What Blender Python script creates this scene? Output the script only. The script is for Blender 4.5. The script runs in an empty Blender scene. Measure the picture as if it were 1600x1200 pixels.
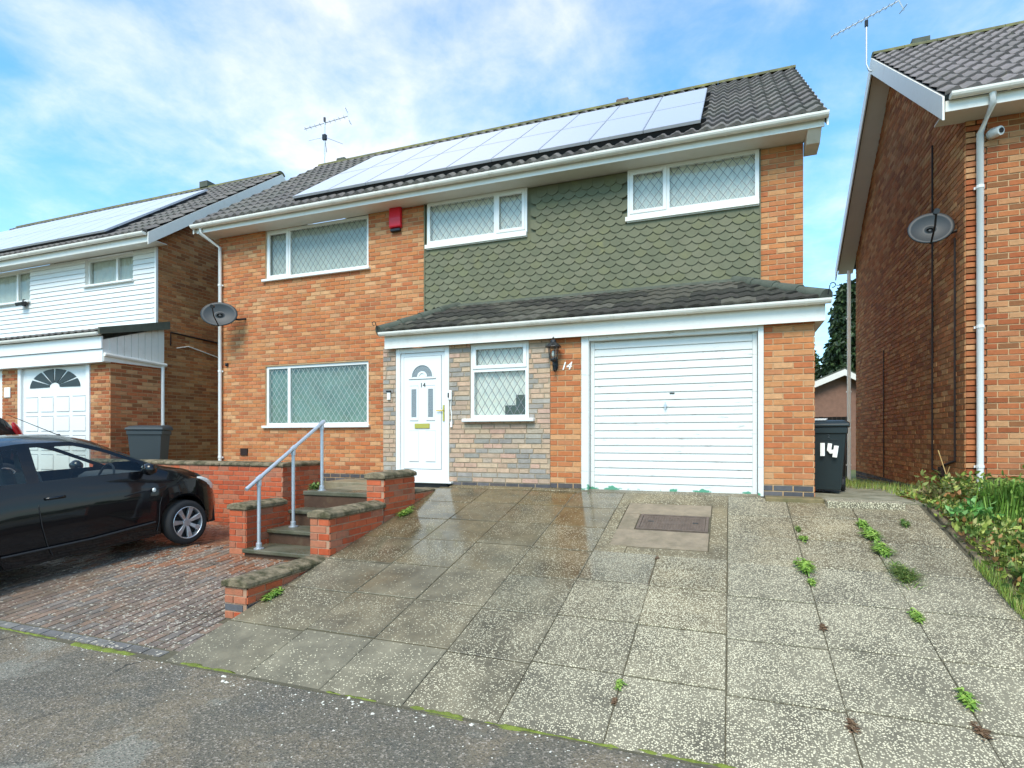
import bpy, math, random
import numpy as np
from mathutils import Vector, Matrix, Euler
R = math.radians
random.seed(7)
S = bpy.context.scene
COL = S.collection

# ------------------------------------------------------------------ camera
CAMZ = 1.70
CC, CS, FPX = .9347, .3556, 894.0
cam = bpy.data.objects.new('camera', bpy.data.cameras.new('camera'))
COL.objects.link(cam)
cam.location = (0, 0, CAMZ)
cam.rotation_euler = (R(90), 0, math.atan2(CS, CC))
cam.data.sensor_width = 36
cam.data.lens = FPX / 1600 * 36
cam.data.shift_y = 85 / 1600
cam.data.clip_start = .05
cam.data.clip_end = 2000
S.camera = cam

# ------------------------------------------------------------------ sky and sun
SUN_EL, SUN_AZ = 48, 180           # azimuth in degrees clockwise from +Y: behind the camera
W = bpy.data.worlds.new('World'); S.world = W; W.use_nodes = True
nt = W.node_tree; nt.nodes.clear()
def wn(t, **k):
    n = nt.nodes.new(t)
    for a, b in k.items(): setattr(n, a, b)
    return n
sky = wn('ShaderNodeTexSky', sky_type='NISHITA', sun_disc=False)
sky.sun_elevation = R(SUN_EL); sky.sun_rotation = R(SUN_AZ)
sky.air_density = 1.0; sky.dust_density = .6; sky.ozone_density = 2.5
tc = wn('ShaderNodeTexCoord')
sep = wn('ShaderNodeSeparateXYZ'); nt.links.new(tc.outputs['Generated'], sep.inputs[0])
zc = wn('ShaderNodeMath', operation='MAXIMUM'); nt.links.new(sep.outputs['Z'], zc.inputs[0]); zc.inputs[1].default_value = 0
za = wn('ShaderNodeMath', operation='ADD'); nt.links.new(zc.outputs[0], za.inputs[0]); za.inputs[1].default_value = .22
dv = wn('ShaderNodeVectorMath', operation='DIVIDE'); nt.links.new(tc.outputs['Generated'], dv.inputs[0])
cmb = wn('ShaderNodeCombineXYZ'); [nt.links.new(za.outputs[0], cmb.inputs[i]) for i in range(3)]
nt.links.new(cmb.outputs[0], dv.inputs[1])
mpp = wn('ShaderNodeMapping'); mpp.inputs['Location'].default_value = (4.59, 4.73, .48); mpp.inputs['Rotation'].default_value = (0, 0, 4.58); mpp.inputs['Scale'].default_value = (.85, .9, .6)
nt.links.new(dv.outputs[0], mpp.inputs[0])
def wnoise(scale, detail, rough, dist):
    n = wn('ShaderNodeTexNoise'); n.inputs['Scale'].default_value = scale; n.inputs['Detail'].default_value = detail
    n.inputs['Roughness'].default_value = rough; n.inputs['Distortion'].default_value = dist
    nt.links.new(mpp.outputs[0], n.inputs['Vector']); return n
n1 = wnoise(1.25, 8, .55, .1); n2 = wnoise(5.5, 7, .62, .2)
mx = wn('ShaderNodeMix', data_type='FLOAT'); mx.inputs[0].default_value = .32
nt.links.new(n1.outputs['Fac'], mx.inputs[2]); nt.links.new(n2.outputs['Fac'], mx.inputs[3])
rmp = wn('ShaderNodeMapRange'); rmp.interpolation_type = 'SMOOTHSTEP'
CLOUD_LO, CLOUD_HI = .37, .80
rmp.inputs[1].default_value = CLOUD_LO; rmp.inputs[2].default_value = CLOUD_HI; rmp.inputs[3].default_value = .08; rmp.inputs[4].default_value = .92
nt.links.new(mx.outputs[0], rmp.inputs[0])
# more cloud towards the horizon
hz = wn('ShaderNodeMapRange'); hz.interpolation_type = 'SMOOTHSTEP'; nt.links.new(sep.outputs['Z'], hz.inputs[0])
hz.inputs[1].default_value = .05; hz.inputs[2].default_value = .42; hz.inputs[3].default_value = .26; hz.inputs[4].default_value = 0
add = wn('ShaderNodeMath', operation='ADD', use_clamp=True); nt.links.new(rmp.outputs[0], add.inputs[0]); nt.links.new(hz.outputs[0], add.inputs[1])
skym = wn('ShaderNodeMix', data_type='RGBA', blend_type='MULTIPLY'); skym.inputs[0].default_value = 1
nt.links.new(sky.outputs[0], skym.inputs[6]); SKY_TINT = (.36, 1.13, 1.40, 1); skym.inputs[7].default_value = SKY_TINT
cm = wn('ShaderNodeMix', data_type='RGBA'); nt.links.new(add.outputs[0], cm.inputs[0]); nt.links.new(skym.outputs[2], cm.inputs[6])
CLOUD = 5.9; cm.inputs[7].default_value = (CLOUD * 1.09, CLOUD, CLOUD * .89, 1)
bg = wn('ShaderNodeBackground'); bg.inputs['Strength'].default_value = .15
nt.links.new(cm.outputs[2], bg.inputs['Color'])
wo = wn('ShaderNodeOutputWorld'); nt.links.new(bg.outputs[0], wo.inputs[0])

sl = bpy.data.lights.new('sun', 'SUN'); sl.energy = 2.2; sl.angle = R(28); sl.color = (1, .90, .76)
sun = bpy.data.objects.new('sun', sl); COL.objects.link(sun)
_sd = Vector((math.cos(R(SUN_EL)) * math.sin(R(SUN_AZ)), math.cos(R(SUN_EL)) * math.cos(R(SUN_AZ)), math.sin(R(SUN_EL))))
sun.rotation_euler = (_sd).to_track_quat('Z', 'Y').to_euler()
sun.location = _sd * 40
S.view_settings.view_transform = 'Standard'; S.view_settings.look = 'None'
S.view_settings.exposure = 0.80; S.view_settings.gamma = 1
S.view_settings.use_curve_mapping = False
S.cycles.max_bounces = 6; S.cycles.transparent_max_bounces = 12
S.cycles.caustics_reflective = False; S.cycles.caustics_refractive = False

# ------------------------------------------------------------------ helpers
def lin(r, g, b, k=1.0):
    f = lambda c: ((c / 255 + .055) / 1.055) ** 2.4 if c > 10 else c / 255 / 12.92
    return (f(r) * k, f(g) * k, f(b) * k)

def M(name, col=(.5, .5, .5), rough=.6, var=.12, vs=6.0, bump=.0, bs=80.0, tint=False, metal=0, spec=.5, coat=0, dirt=None, ds=3.0, dlo=.5, dhi=.75, wet=None, ior=1.45):
    """principled material: colour (or the mesh's own 'tint'), mottled by noise in world space, optional stain colour"""
    m = bpy.data.materials.new(name); m.use_nodes = True
    t = m.node_tree; b = t.nodes['Principled BSDF']; L = t.links.new; N = t.nodes.new
    geo = N('ShaderNodeNewGeometry')
    if tint:
        a = N('ShaderNodeAttribute'); a.attribute_name = 'tint'; base = a.outputs['Color']
    else:
        a = N('ShaderNodeRGB'); a.outputs[0].default_value = (*col, 1); base = a.outputs[0]
    nz = N('ShaderNodeTexNoise'); nz.inputs['Scale'].default_value = vs; nz.inputs['Detail'].default_value = 6; nz.inputs['Roughness'].default_value = .65
    L(geo.outputs['Position'], nz.inputs['Vector'])
    mr = N('ShaderNodeMapRange'); L(nz.outputs['Fac'], mr.inputs[0]); mr.inputs[1].default_value = .25; mr.inputs[2].default_value = .75
    mr.inputs[3].default_value = 1 - var; mr.inputs[4].default_value = 1 + var
    mul = N('ShaderNodeVectorMath'); mul.operation = 'SCALE'; L(base, mul.inputs[0]); L(mr.outputs[0], mul.inputs['Scale'])
    out = mul.outputs[0]
    if dirt:
        n2 = N('ShaderNodeTexNoise'); n2.inputs['Scale'].default_value = ds; n2.inputs['Detail'].default_value = 7; n2.inputs['Roughness'].default_value = .7
        L(geo.outputs['Position'], n2.inputs['Vector'])
        r2 = N('ShaderNodeMapRange'); L(n2.outputs['Fac'], r2.inputs[0]); r2.inputs[1].default_value = dlo; r2.inputs[2].default_value = dhi
        mi = N('ShaderNodeMix'); mi.data_type = 'RGBA'; L(r2.outputs[0], mi.inputs[0]); L(out, mi.inputs[6]); mi.inputs[7].default_value = (*dirt, 1)
        out = mi.outputs[2]
    L(out, b.inputs['Base Color'])
    b.inputs['Roughness'].default_value = rough; b.inputs['Metallic'].default_value = metal
    b.inputs['Specular IOR Level'].default_value = spec; b.inputs['Coat Weight'].default_value = coat; b.inputs['IOR'].default_value = ior
    if wet:
        n3 = N('ShaderNodeTexNoise'); n3.inputs['Scale'].default_value = wet[0]; n3.inputs['Detail'].default_value = 5
        L(geo.outputs['Position'], n3.inputs['Vector'])
        r3 = N('ShaderNodeMapRange'); L(n3.outputs['Fac'], r3.inputs[0]); r3.inputs[1].default_value = .38; r3.inputs[2].default_value = .62
        r3.inputs[3].default_value = wet[1]; r3.inputs[4].default_value = wet[2]; L(r3.outputs[0], b.inputs['Roughness'])
    if bump:
        nb = N('ShaderNodeTexNoise'); nb.inputs['Scale'].default_value = bs; nb.inputs['Detail'].default_value = 4
        L(geo.outputs['Position'], nb.inputs['Vector'])
        bp = N('ShaderNodeBump'); bp.inputs['Strength'].default_value = bump; bp.inputs['Distance'].default_value = .01
        L(nb.outputs['Fac'], bp.inputs['Height']); L(bp.outputs[0], b.inputs['Normal'])
    m['bsdf'] = 1
    return m

class G:
    """mesh collector with a tint per face"""
    def __init__(s): s.v = []; s.f = []; s.t = []; s.tc = (.5, .5, .5)
    def face(s, idx, t=None): s.f.append(tuple(idx)); s.t.append(t or s.tc)
    def poly(s, pts, t=None):
        s._poly(pts, t); return s
    def _poly(s, pts, t=None):
        n = len(s.v); s.v += [tuple(p) for p in pts]; s.face(range(n, n + len(pts)), t)
    def box(s, x0, x1, y0, y1, z0, z1, t=None, skip=''):
        n = len(s.v)
        s.v += [(x0, y0, z0), (x1, y0, z0), (x1, y1, z0), (x0, y1, z0), (x0, y0, z1), (x1, y0, z1), (x1, y1, z1), (x0, y1, z1)]
        for k, q in dict(b=(3, 2, 1, 0), t=(4, 5, 6, 7), f=(0, 1, 5, 4), k=(2, 3, 7, 6), l=(3, 0, 4, 7), r=(1, 2, 6, 5)).items():
            if k not in skip: s.face([n + i for i in q], t)
        return s
    def prism(s, pts, d, t=None):
        """pts: closed loop of 3D points, extruded by vector d"""
        n = len(s.v); k = len(pts); d = Vector(d)
        s.v += [tuple(p) for p in pts] + [tuple(Vector(p) + d) for p in pts]
        s.face(range(n, n + k), t); s.face([n + k + i for i in reversed(range(k))], t)
        for i in range(k): j = (i + 1) % k; s.face((n + i, n + k + i, n + k + j, n + j), t)
        return s
    def tube(s, path, r, k=8, t=None, cap=True, flat=1.0):
        P = [Vector(p) for p in path]; rs = r if isinstance(r, (list, tuple)) else [r] * len(P); n0 = len(s.v)
        for i, p in enumerate(P):
            d = (P[min(i + 1, len(P) - 1)] - P[max(i - 1, 0)]).normalized()
            a = d.cross(Vector((0, 0, 1)) if abs(d.z) < .95 else Vector((1, 0, 0))).normalized(); b = a.cross(d)
            for j in range(k):
                q = 2 * math.pi * j / k; s.v.append(tuple(p + (a * math.cos(q) * flat + b * math.sin(q)) * rs[i]))
        for i in range(len(P) - 1):
            for j in range(k):
                a0 = n0 + i * k + j; a1 = n0 + i * k + (j + 1) % k; s.face((a0, a1, a1 + k, a0 + k), t)
        if cap:
            e = n0 + (len(P) - 1) * k; m = len(s.v); s.v += s.v[n0:n0 + k] + s.v[e:e + k]
            s.face([m + j for j in reversed(range(k))], t); s.face([m + k + j for j in range(k)], t)
        return s
    def lathe(s, prof, c=(0, 0, 0), k=16, axis='z', t=None, cap=True):
        n0 = len(s.v)
        for r, h in prof:
            for j in range(k):
                q = 2 * math.pi * j / k; a, b = r * math.cos(q), r * math.sin(q)
                p = (a, b, h) if axis == 'z' else (a, h, b) if axis == 'y' else (h, a, b)
                s.v.append((p[0] + c[0], p[1] + c[1], p[2] + c[2]))
        for i in range(len(prof) - 1):
            for j in range(k):
                a0 = n0 + i * k + j; a1 = n0 + i * k + (j + 1) % k; s.face((a0, a1, a1 + k, a0 + k), t)
        if cap and prof[0][0] > 1e-4: m = len(s.v); s.v += s.v[n0:n0 + k]; s.face([m + j for j in range(k)], t)
        if cap and prof[-1][0] > 1e-4: e = n0 + (len(prof) - 1) * k; m = len(s.v); s.v += s.v[e:e + k]; s.face([m + j for j in reversed(range(k))], t)
        return s
    def mesh(s, name):
        me = bpy.data.meshes.new(name); me.from_pydata(s.v, [], s.f)
        a = me.attributes.new('tint', 'FLOAT_COLOR', 'FACE')
        a.data.foreach_set('color', np.array([(*t[:3], 1) for t in s.t], dtype=np.float32).ravel() if s.t else [])
        return me

def put(name, g, mat, parent=None, loc=(0, 0, 0), rot=(0, 0, 0), smooth=False, bevel=0, seg=1, label=None, cat=None, group=None, kind=None):
    me = g if isinstance(g, bpy.types.Mesh) else g.mesh(name)
    if not me.materials: me.materials.append(mat)
    if smooth: me.polygons.foreach_set('use_smooth', [True] * len(me.polygons))
    o = bpy.data.objects.new(name, me); COL.objects.link(o)
    o.parent = parent; o.location = loc; o.rotation_euler = rot
    if bevel:
        b = o.modifiers.new('bevel', 'BEVEL'); b.width = bevel; b.segments = seg; b.limit_method = 'ANGLE'; b.angle_limit = R(40)
    tag(o, label, cat, group, kind)
    return o
def tag(o, label=None, cat=None, group=None, kind=None):
    if label: o['label'] = label
    if cat: o['category'] = cat
    if group: o['group'] = group
    if kind: o['kind'] = kind
    return o
def thing(name, label, cat, loc=(0, 0, 0), rz=0, group=None, rot=None):
    o = bpy.data.objects.new(name, None); COL.objects.link(o); o.empty_display_size = .2
    o.location = loc; o.rotation_euler = rot or (0, 0, rz)
    return tag(o, label, cat, group)
def part_empty(name, parent, loc=(0, 0, 0), rot=(0, 0, 0)):
    o = bpy.data.objects.new(name, None); COL.objects.link(o); o.parent = parent; o.location = loc; o.rotation_euler = rot; o.empty_display_size = .1
    return o
def wmat(o):
    m = Matrix.LocRotScale(o.location, o.rotation_euler, o.scale)
    return wmat(o.parent) @ m if o.parent else m
def px(p):
    """pixel of a world point in the 1600 x 1200 photograph, and its depth"""
    d = -CS * p[0] + CC * p[1]; u = CC * p[0] + CS * p[1]
    if d < .1: return (-9e3, -9e3, d)
    return (800 + FPX * u / d, 685 - FPX * (p[2] - CAMZ) / d, d)
def inframe(p, m=20):
    q = px(p); return q[2] > .1 and -m < q[0] < 1600 + m and -m < q[1] < 1200 + m
def pick(pal): return random.choice(pal)
def jit(c, a=.10):
    k = 1 + random.uniform(-a, a); return tuple(min(1, x * k * (1 + random.uniform(-a, a) * .25)) for x in c)

# ------------------------------------------------------------------ materials
BR = .80
PAL_BRICK = [lin(*c, BR) for c in [(208, 126, 76), (212, 132, 80), (204, 120, 72), (198, 113, 70), (219, 160, 110), (223, 172, 124), (213, 150, 100), (192, 108, 66), (207, 131, 86), (214, 139, 86), (186, 108, 70), (205, 136, 92)]]
_mb = [sum(c[i] for c in PAL_BRICK) / len(PAL_BRICK) for i in range(3)]
PAL_BRICK = [tuple(m + (x - m) * .74 for x, m in zip(c, _mb)) for c in PAL_BRICK]
PAL_BRICK2 = [lin(*c, BR * .93) for c in [(198, 116, 72), (206, 128, 80), (186, 104, 64), (216, 160, 112), (206, 146, 100), (170, 96, 58), (160, 104, 66), (192, 122, 82)]]
PAL_SIDE = [lin(*c, BR * 1.12) for c in [(190, 122, 74), (198, 136, 86), (180, 110, 64), (204, 152, 102), (170, 112, 70), (184, 128, 82), (160, 100, 62)]]
PAL_RED = [lin(*c, .8) for c in [(206, 98, 60), (200, 92, 56), (210, 108, 70), (190, 94, 62), (196, 122, 90), (184, 116, 88), (206, 102, 64)]]
PAL_BLUE = [lin(*c) for c in [(92, 90, 92), (82, 80, 82), (104, 100, 100), (88, 82, 80)]]
PAL_STONE = [lin(*c, .85) for c in [(202, 172, 142), (208, 180, 150), (178, 168, 154), (166, 158, 148), (206, 168, 146), (194, 174, 152), (156, 149, 140), (208, 174, 146), (190, 162, 138), (198, 166, 140)]]
PAL_ROOF = [lin(*c) for c in [(112, 105, 101), (118, 111, 106), (104, 98, 95), (114, 108, 102), (108, 104, 98)]]
PAL_ROOFR = [lin(*c) for c in [(128, 119, 117), (122, 114, 111), (132, 123, 120), (118, 110, 107)]]
PAL_MOSS = [lin(*c) for c in [(72, 70, 60), (82, 78, 68), (66, 62, 56), (90, 86, 76), (58, 56, 50)]]
PAL_HUNG = [lin(*c) for c in [(105, 105, 82), (100, 101, 78), (109, 108, 85), (103, 103, 80), (107, 107, 79)]]
PAL_BLOCK = [lin(*c) for c in [(124, 107, 93), (130, 111, 96), (118, 103, 91), (134, 112, 95), (126, 111, 99), (120, 111, 101)]]
mBRICK = M('brick', tint=True, rough=.85, var=.16, vs=16, bump=.5, bs=120, spec=.3)
mSTONE = M('cladding_stone', tint=True, rough=.85, var=.22, vs=14, bump=.7, bs=70, spec=.3)
mMORT = M('mortar', lin(190, 156, 118), rough=.95, var=.15, vs=10, bump=.4, bs=150, spec=.2)
mMORT2 = M('mortar_red_wall', lin(176, 138, 112), rough=.95, var=.2, vs=9, bump=.4, bs=150, spec=.2)
mMORTS = M('mortar_cladding', lin(158, 142, 120), rough=.95, var=.15, vs=10, spec=.2)
mRED = M('red_brick', tint=True, rough=.8, var=.18, vs=14, bump=.4, bs=110, spec=.3, dirt=lin(120, 104, 80), ds=2.2, dlo=.58, dhi=.80)
mTILE = M('roof_tile', tint=True, rough=.75, var=.28, vs=9, bump=.4, bs=90, spec=.35, dirt=lin(120, 118, 84), ds=5, dlo=.60, dhi=.82)
mTILEM = M('canopy_tile', tint=True, rough=.85, var=.35, vs=12, bump=.6, bs=60, spec=.25, dirt=lin(120, 120, 96), ds=11, dlo=.58, dhi=.78)
mRIDGE = M('ridge_tile', lin(96, 94, 66), rough=.9, var=.3, vs=7, bump=.5, bs=40, dirt=lin(136, 130, 70), ds=3, dlo=.48, dhi=.68)
mRIDGED = M('dark_ridge_tile', lin(84, 88, 76), rough=.85, var=.25, vs=7, bump=.4, bs=40, dirt=lin(62, 66, 56), ds=5)
mHUNG = M('painted_wall_tile', tint=True, rough=.7, var=.12, vs=5, bump=.15, bs=60, spec=.35, dirt=lin(140, 136, 84), ds=2.4, dlo=.60, dhi=.85)
mUPVC = M('white_upvc', lin(229, 228, 223), rough=.32, var=.015, vs=3)
mUPVC2 = M('weathered_white_trim', lin(230, 226, 216), rough=.42, var=.05, vs=4, dirt=lin(206, 198, 184), ds=4, dlo=.52, dhi=.85)
mGUT = M('gutter_plastic', lin(240, 234, 222), rough=.38, var=.05, vs=3, dirt=lin(196, 186, 166), ds=5, dlo=.55, dhi=.85)
mSOFF = M('soffit_board', lin(226, 222, 212), rough=.5, var=.05, vs=3)
mCLAD = M('white_cladding', lin(226, 225, 220), rough=.4, var=.03, vs=3)
mLEAD = M('lead_strip', lin(120, 122, 122), rough=.5, var=.1, metal=.2)
mDOORW = M('door_white', lin(229, 228, 224), rough=.28, var=.01)
mSHADE = M('painted_door_shade', lin(150, 152, 152), rough=.6)  # grey paints the shade lines round door panels and mouldings
mBLACKM = M('black_metal', (.012, .012, .013), rough=.4, var=.1)
mBRASS = M('brass', lin(214, 186, 96), rough=.3, metal=.9, var=.05)
mGALV = M('galvanised_steel', lin(196, 200, 204), rough=.42, metal=.55, var=.12, vs=20)
mCOPING = M('stone_coping', lin(128, 114, 90), rough=.92, var=.42, vs=16, bump=1.0, bs=45, dirt=lin(70, 66, 42), ds=7, dlo=.44, dhi=.60)
mSTEP = M('step_slab', lin(104, 98, 80), rough=.6, var=.3, vs=8, bump=.5, bs=60, dirt=lin(62, 66, 46), ds=4, dlo=.42, dhi=.68, wet=(2.2, .25, .75))
mTERR = M('terrace_slab', lin(138, 128, 104), rough=.7, var=.22, vs=7, bump=.4, bs=60, dirt=lin(92, 92, 64), ds=3, dlo=.48, dhi=.72)
mJOINT = M('joint_soil', lin(92, 86, 68), rough=.95, var=.3, vs=20)
mSOIL = M('bed_soil', lin(82, 66, 46), rough=.95, var=.35, vs=14, bump=1, bs=30)
mBINB = M('bin_plastic_grey', lin(60, 66, 68), rough=.45, var=.05, vs=5)
mBIND = M('bin_plastic_dark', lin(36, 46, 48), rough=.42, var=.06, vs=5)
mDISH = M('dish_mesh_grey', lin(44, 48, 50), rough=.5, var=.06)
mREDP = M('alarm_red', lin(214, 30, 48), rough=.35, var=.03)
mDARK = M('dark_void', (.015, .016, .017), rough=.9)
mFENCE = M('dark_fence', lin(48, 46, 44), rough=.85, var=.3, vs=6)
mCABLE = M('brown_cable', lin(44, 28, 22), rough=.7)
mCURT = M('net_curtain', lin(224, 220, 206), rough=.9, var=.05, vs=7)
mCURTG = M('vertical_blind', lin(188, 190, 176), rough=.9, var=.10, vs=5)
mCURTD = M('reflection_toned_blind', lin(136, 152, 142), rough=.9, var=.25, vs=3)
mLEADL = M('pale_lead_strip', lin(176, 186, 180), rough=.5, var=.1)
mIRON = M('rusty_iron', lin(106, 90, 78), rough=.7, var=.3, vs=14, bump=.8, bs=70, metal=.1)
mCONC = M('concrete_surround', lin(142, 126, 104), rough=.85, var=.22, vs=9, bump=.6, bs=80, dirt=lin(100, 92, 70), ds=3, dlo=.45, dhi=.75)
mLIP = M('concrete_lip', lin(152, 146, 124), rough=.85, var=.25, vs=9, bump=.6, bs=80, dirt=lin(94, 92, 62), ds=3, dlo=.42, dhi=.7)
mOLIVE = M('algae_step', lin(128, 112, 78), rough=.8, var=.25, vs=9, bump=.5, bs=70, dirt=lin(84, 84, 52), ds=3, dlo=.42, dhi=.7)
mMOSS = M('moss', lin(112, 122, 48), rough=.95, var=.45, vs=25, bump=1, bs=60, dirt=lin(74, 84, 36), ds=9)
mPEB = M('white_grit', lin(214, 208, 192), rough=.8, var=.15, vs=20)
mWPAINT = M('white_paint', lin(240, 238, 230), rough=.6, var=.05)
mBAMBOO = M('cane', lin(196, 160, 100), rough=.7)
mBARK = M('bark', lin(78, 64, 50), rough=.95, var=.3, vs=8)

def leafmat(name, c, tr=.35):
    m = M(name, tint=True, rough=.55, var=.2, vs=5)
    b = m.node_tree.nodes['Principled BSDF']
    b.inputs['Subsurface Weight'].default_value = 0
    return m
mLEAF = leafmat('leaf', None)

def glassmat(name, tintc=(.9, .95, .93), ior=1.5, extra=0.0, rough=0.02):
    m = bpy.data.materials.new(name); m.use_nodes = True; t = m.node_tree; t.nodes.clear(); N = t.nodes.new; L = t.links.new
    o = N('ShaderNodeOutputMaterial'); mixs = N('ShaderNodeMixShader'); tr = N('ShaderNodeBsdfTransparent'); gl = N('ShaderNodeBsdfGlossy'); lw = N('ShaderNodeLayerWeight'); pw = N('ShaderNodeMath'); pw.operation = 'POWER'; pw.inputs[1].default_value = 5; L(lw.outputs['Facing'], pw.inputs[0]); fr = N('ShaderNodeMapRange'); fr.inputs[3].default_value = .045; L(pw.outputs[0], fr.inputs[0]); lw.inputs[0].default_value = .5
    tr.inputs[0].default_value = (*tintc, 1); gl.inputs['Roughness'].default_value = rough
    ad = N('ShaderNodeMath'); ad.operation = 'ADD'; ad.use_clamp = True; L(fr.outputs[0], ad.inputs[0]); ad.inputs[1].default_value = extra
    ge = N('ShaderNodeNewGeometry'); nz = N('ShaderNodeTexNoise'); nz.inputs['Scale'].default_value = 2.5; L(ge.outputs['Position'], nz.inputs['Vector']); bp = N('ShaderNodeBump'); bp.inputs['Strength'].default_value = .25; bp.inputs['Distance'].default_value = .05; L(nz.outputs['Fac'], bp.inputs['Height']); L(bp.outputs[0], gl.inputs['Normal'])
    L(ad.outputs[0], mixs.inputs[0]); L(tr.outputs[0], mixs.inputs[1]); L(gl.outputs[0], mixs.inputs[2]); L(mixs.outputs[0], o.inputs[0])
    return m
mGLASS = glassmat('window_glass', (.92, .95, .94), 1.5, .02)
mGLASSG = glassmat('window_glass_green_reflection', (.66, .78, .74), 1.5, .05)
mCARGL = glassmat('car_glass', (.88, .93, .91), 1.5, .0)
mOBSC = M('obscured_glass', lin(132, 140, 142), rough=.25, var=.35, vs=60, bump=.8, bs=90)

def paintmat():
    """garage door: white gloss with flaked streaks along the boards and old green paint at the foot"""
    m = M('flaking_white_paint', lin(221, 220, 214), rough=.45, var=.02)
    t = m.node_tree; b = t.nodes['Principled BSDF']; N = t.nodes.new; L = t.links.new
    src = b.inputs['Base Color'].links[0].from_socket
    geo = N('ShaderNodeNewGeometry'); mp = N('ShaderNodeMapping'); L(geo.outputs['Position'], mp.inputs[0]); mp.inputs['Scale'].default_value = (1.3, 1, 10)
    n = N('ShaderNodeTexNoise'); n.inputs['Scale'].default_value = 2.2; n.inputs['Detail'].default_value = 8; n.inputs['Roughness'].default_value = .72; L(mp.outputs[0], n.inputs['Vector'])
    r = N('ShaderNodeMapRange'); L(n.outputs['Fac'], r.inputs[0]); r.inputs[1].default_value = .595; r.inputs[2].default_value = .65
    mi = N('ShaderNodeMix'); mi.data_type = 'RGBA'; L(r.outputs[0], mi.inputs[0]); L(src, mi.inputs[6]); mi.inputs[7].default_value = (*lin(178, 174, 166), 1)
    sx = N('ShaderNodeSeparateXYZ'); L(geo.outputs['Position'], sx.inputs[0])
    n2 = N('ShaderNodeTexNoise'); n2.inputs['Scale'].default_value = 7; n2.inputs['Detail'].default_value = 6; L(geo.outputs['Position'], n2.inputs['Vector'])
    z = N('ShaderNodeMapRange'); L(sx.outputs['Z'], z.inputs[0]); z.inputs[1].default_value = 1.02; z.inputs[2].default_value = 1.12; z.inputs[3].default_value = .13; z.inputs[4].default_value = -.3
    ad = N('ShaderNodeMath'); L(z.outputs[0], ad.inputs[0]); L(n2.outputs['Fac'], ad.inputs[1])
    r2 = N('ShaderNodeMapRange'); L(ad.outputs[0], r2.inputs[0]); r2.inputs[1].default_value = .60; r2.inputs[2].default_value = .64
    m2 = N('ShaderNodeMix'); m2.data_type = 'RGBA'; L(r2.outputs[0], m2.inputs[0]); L(mi.outputs[2], m2.inputs[6]); m2.inputs[7].default_value = (*lin(86, 150, 118), 1)
    L(m2.outputs[2], b.inputs['Base Color'])
    return m
mGAR = paintmat()

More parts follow.
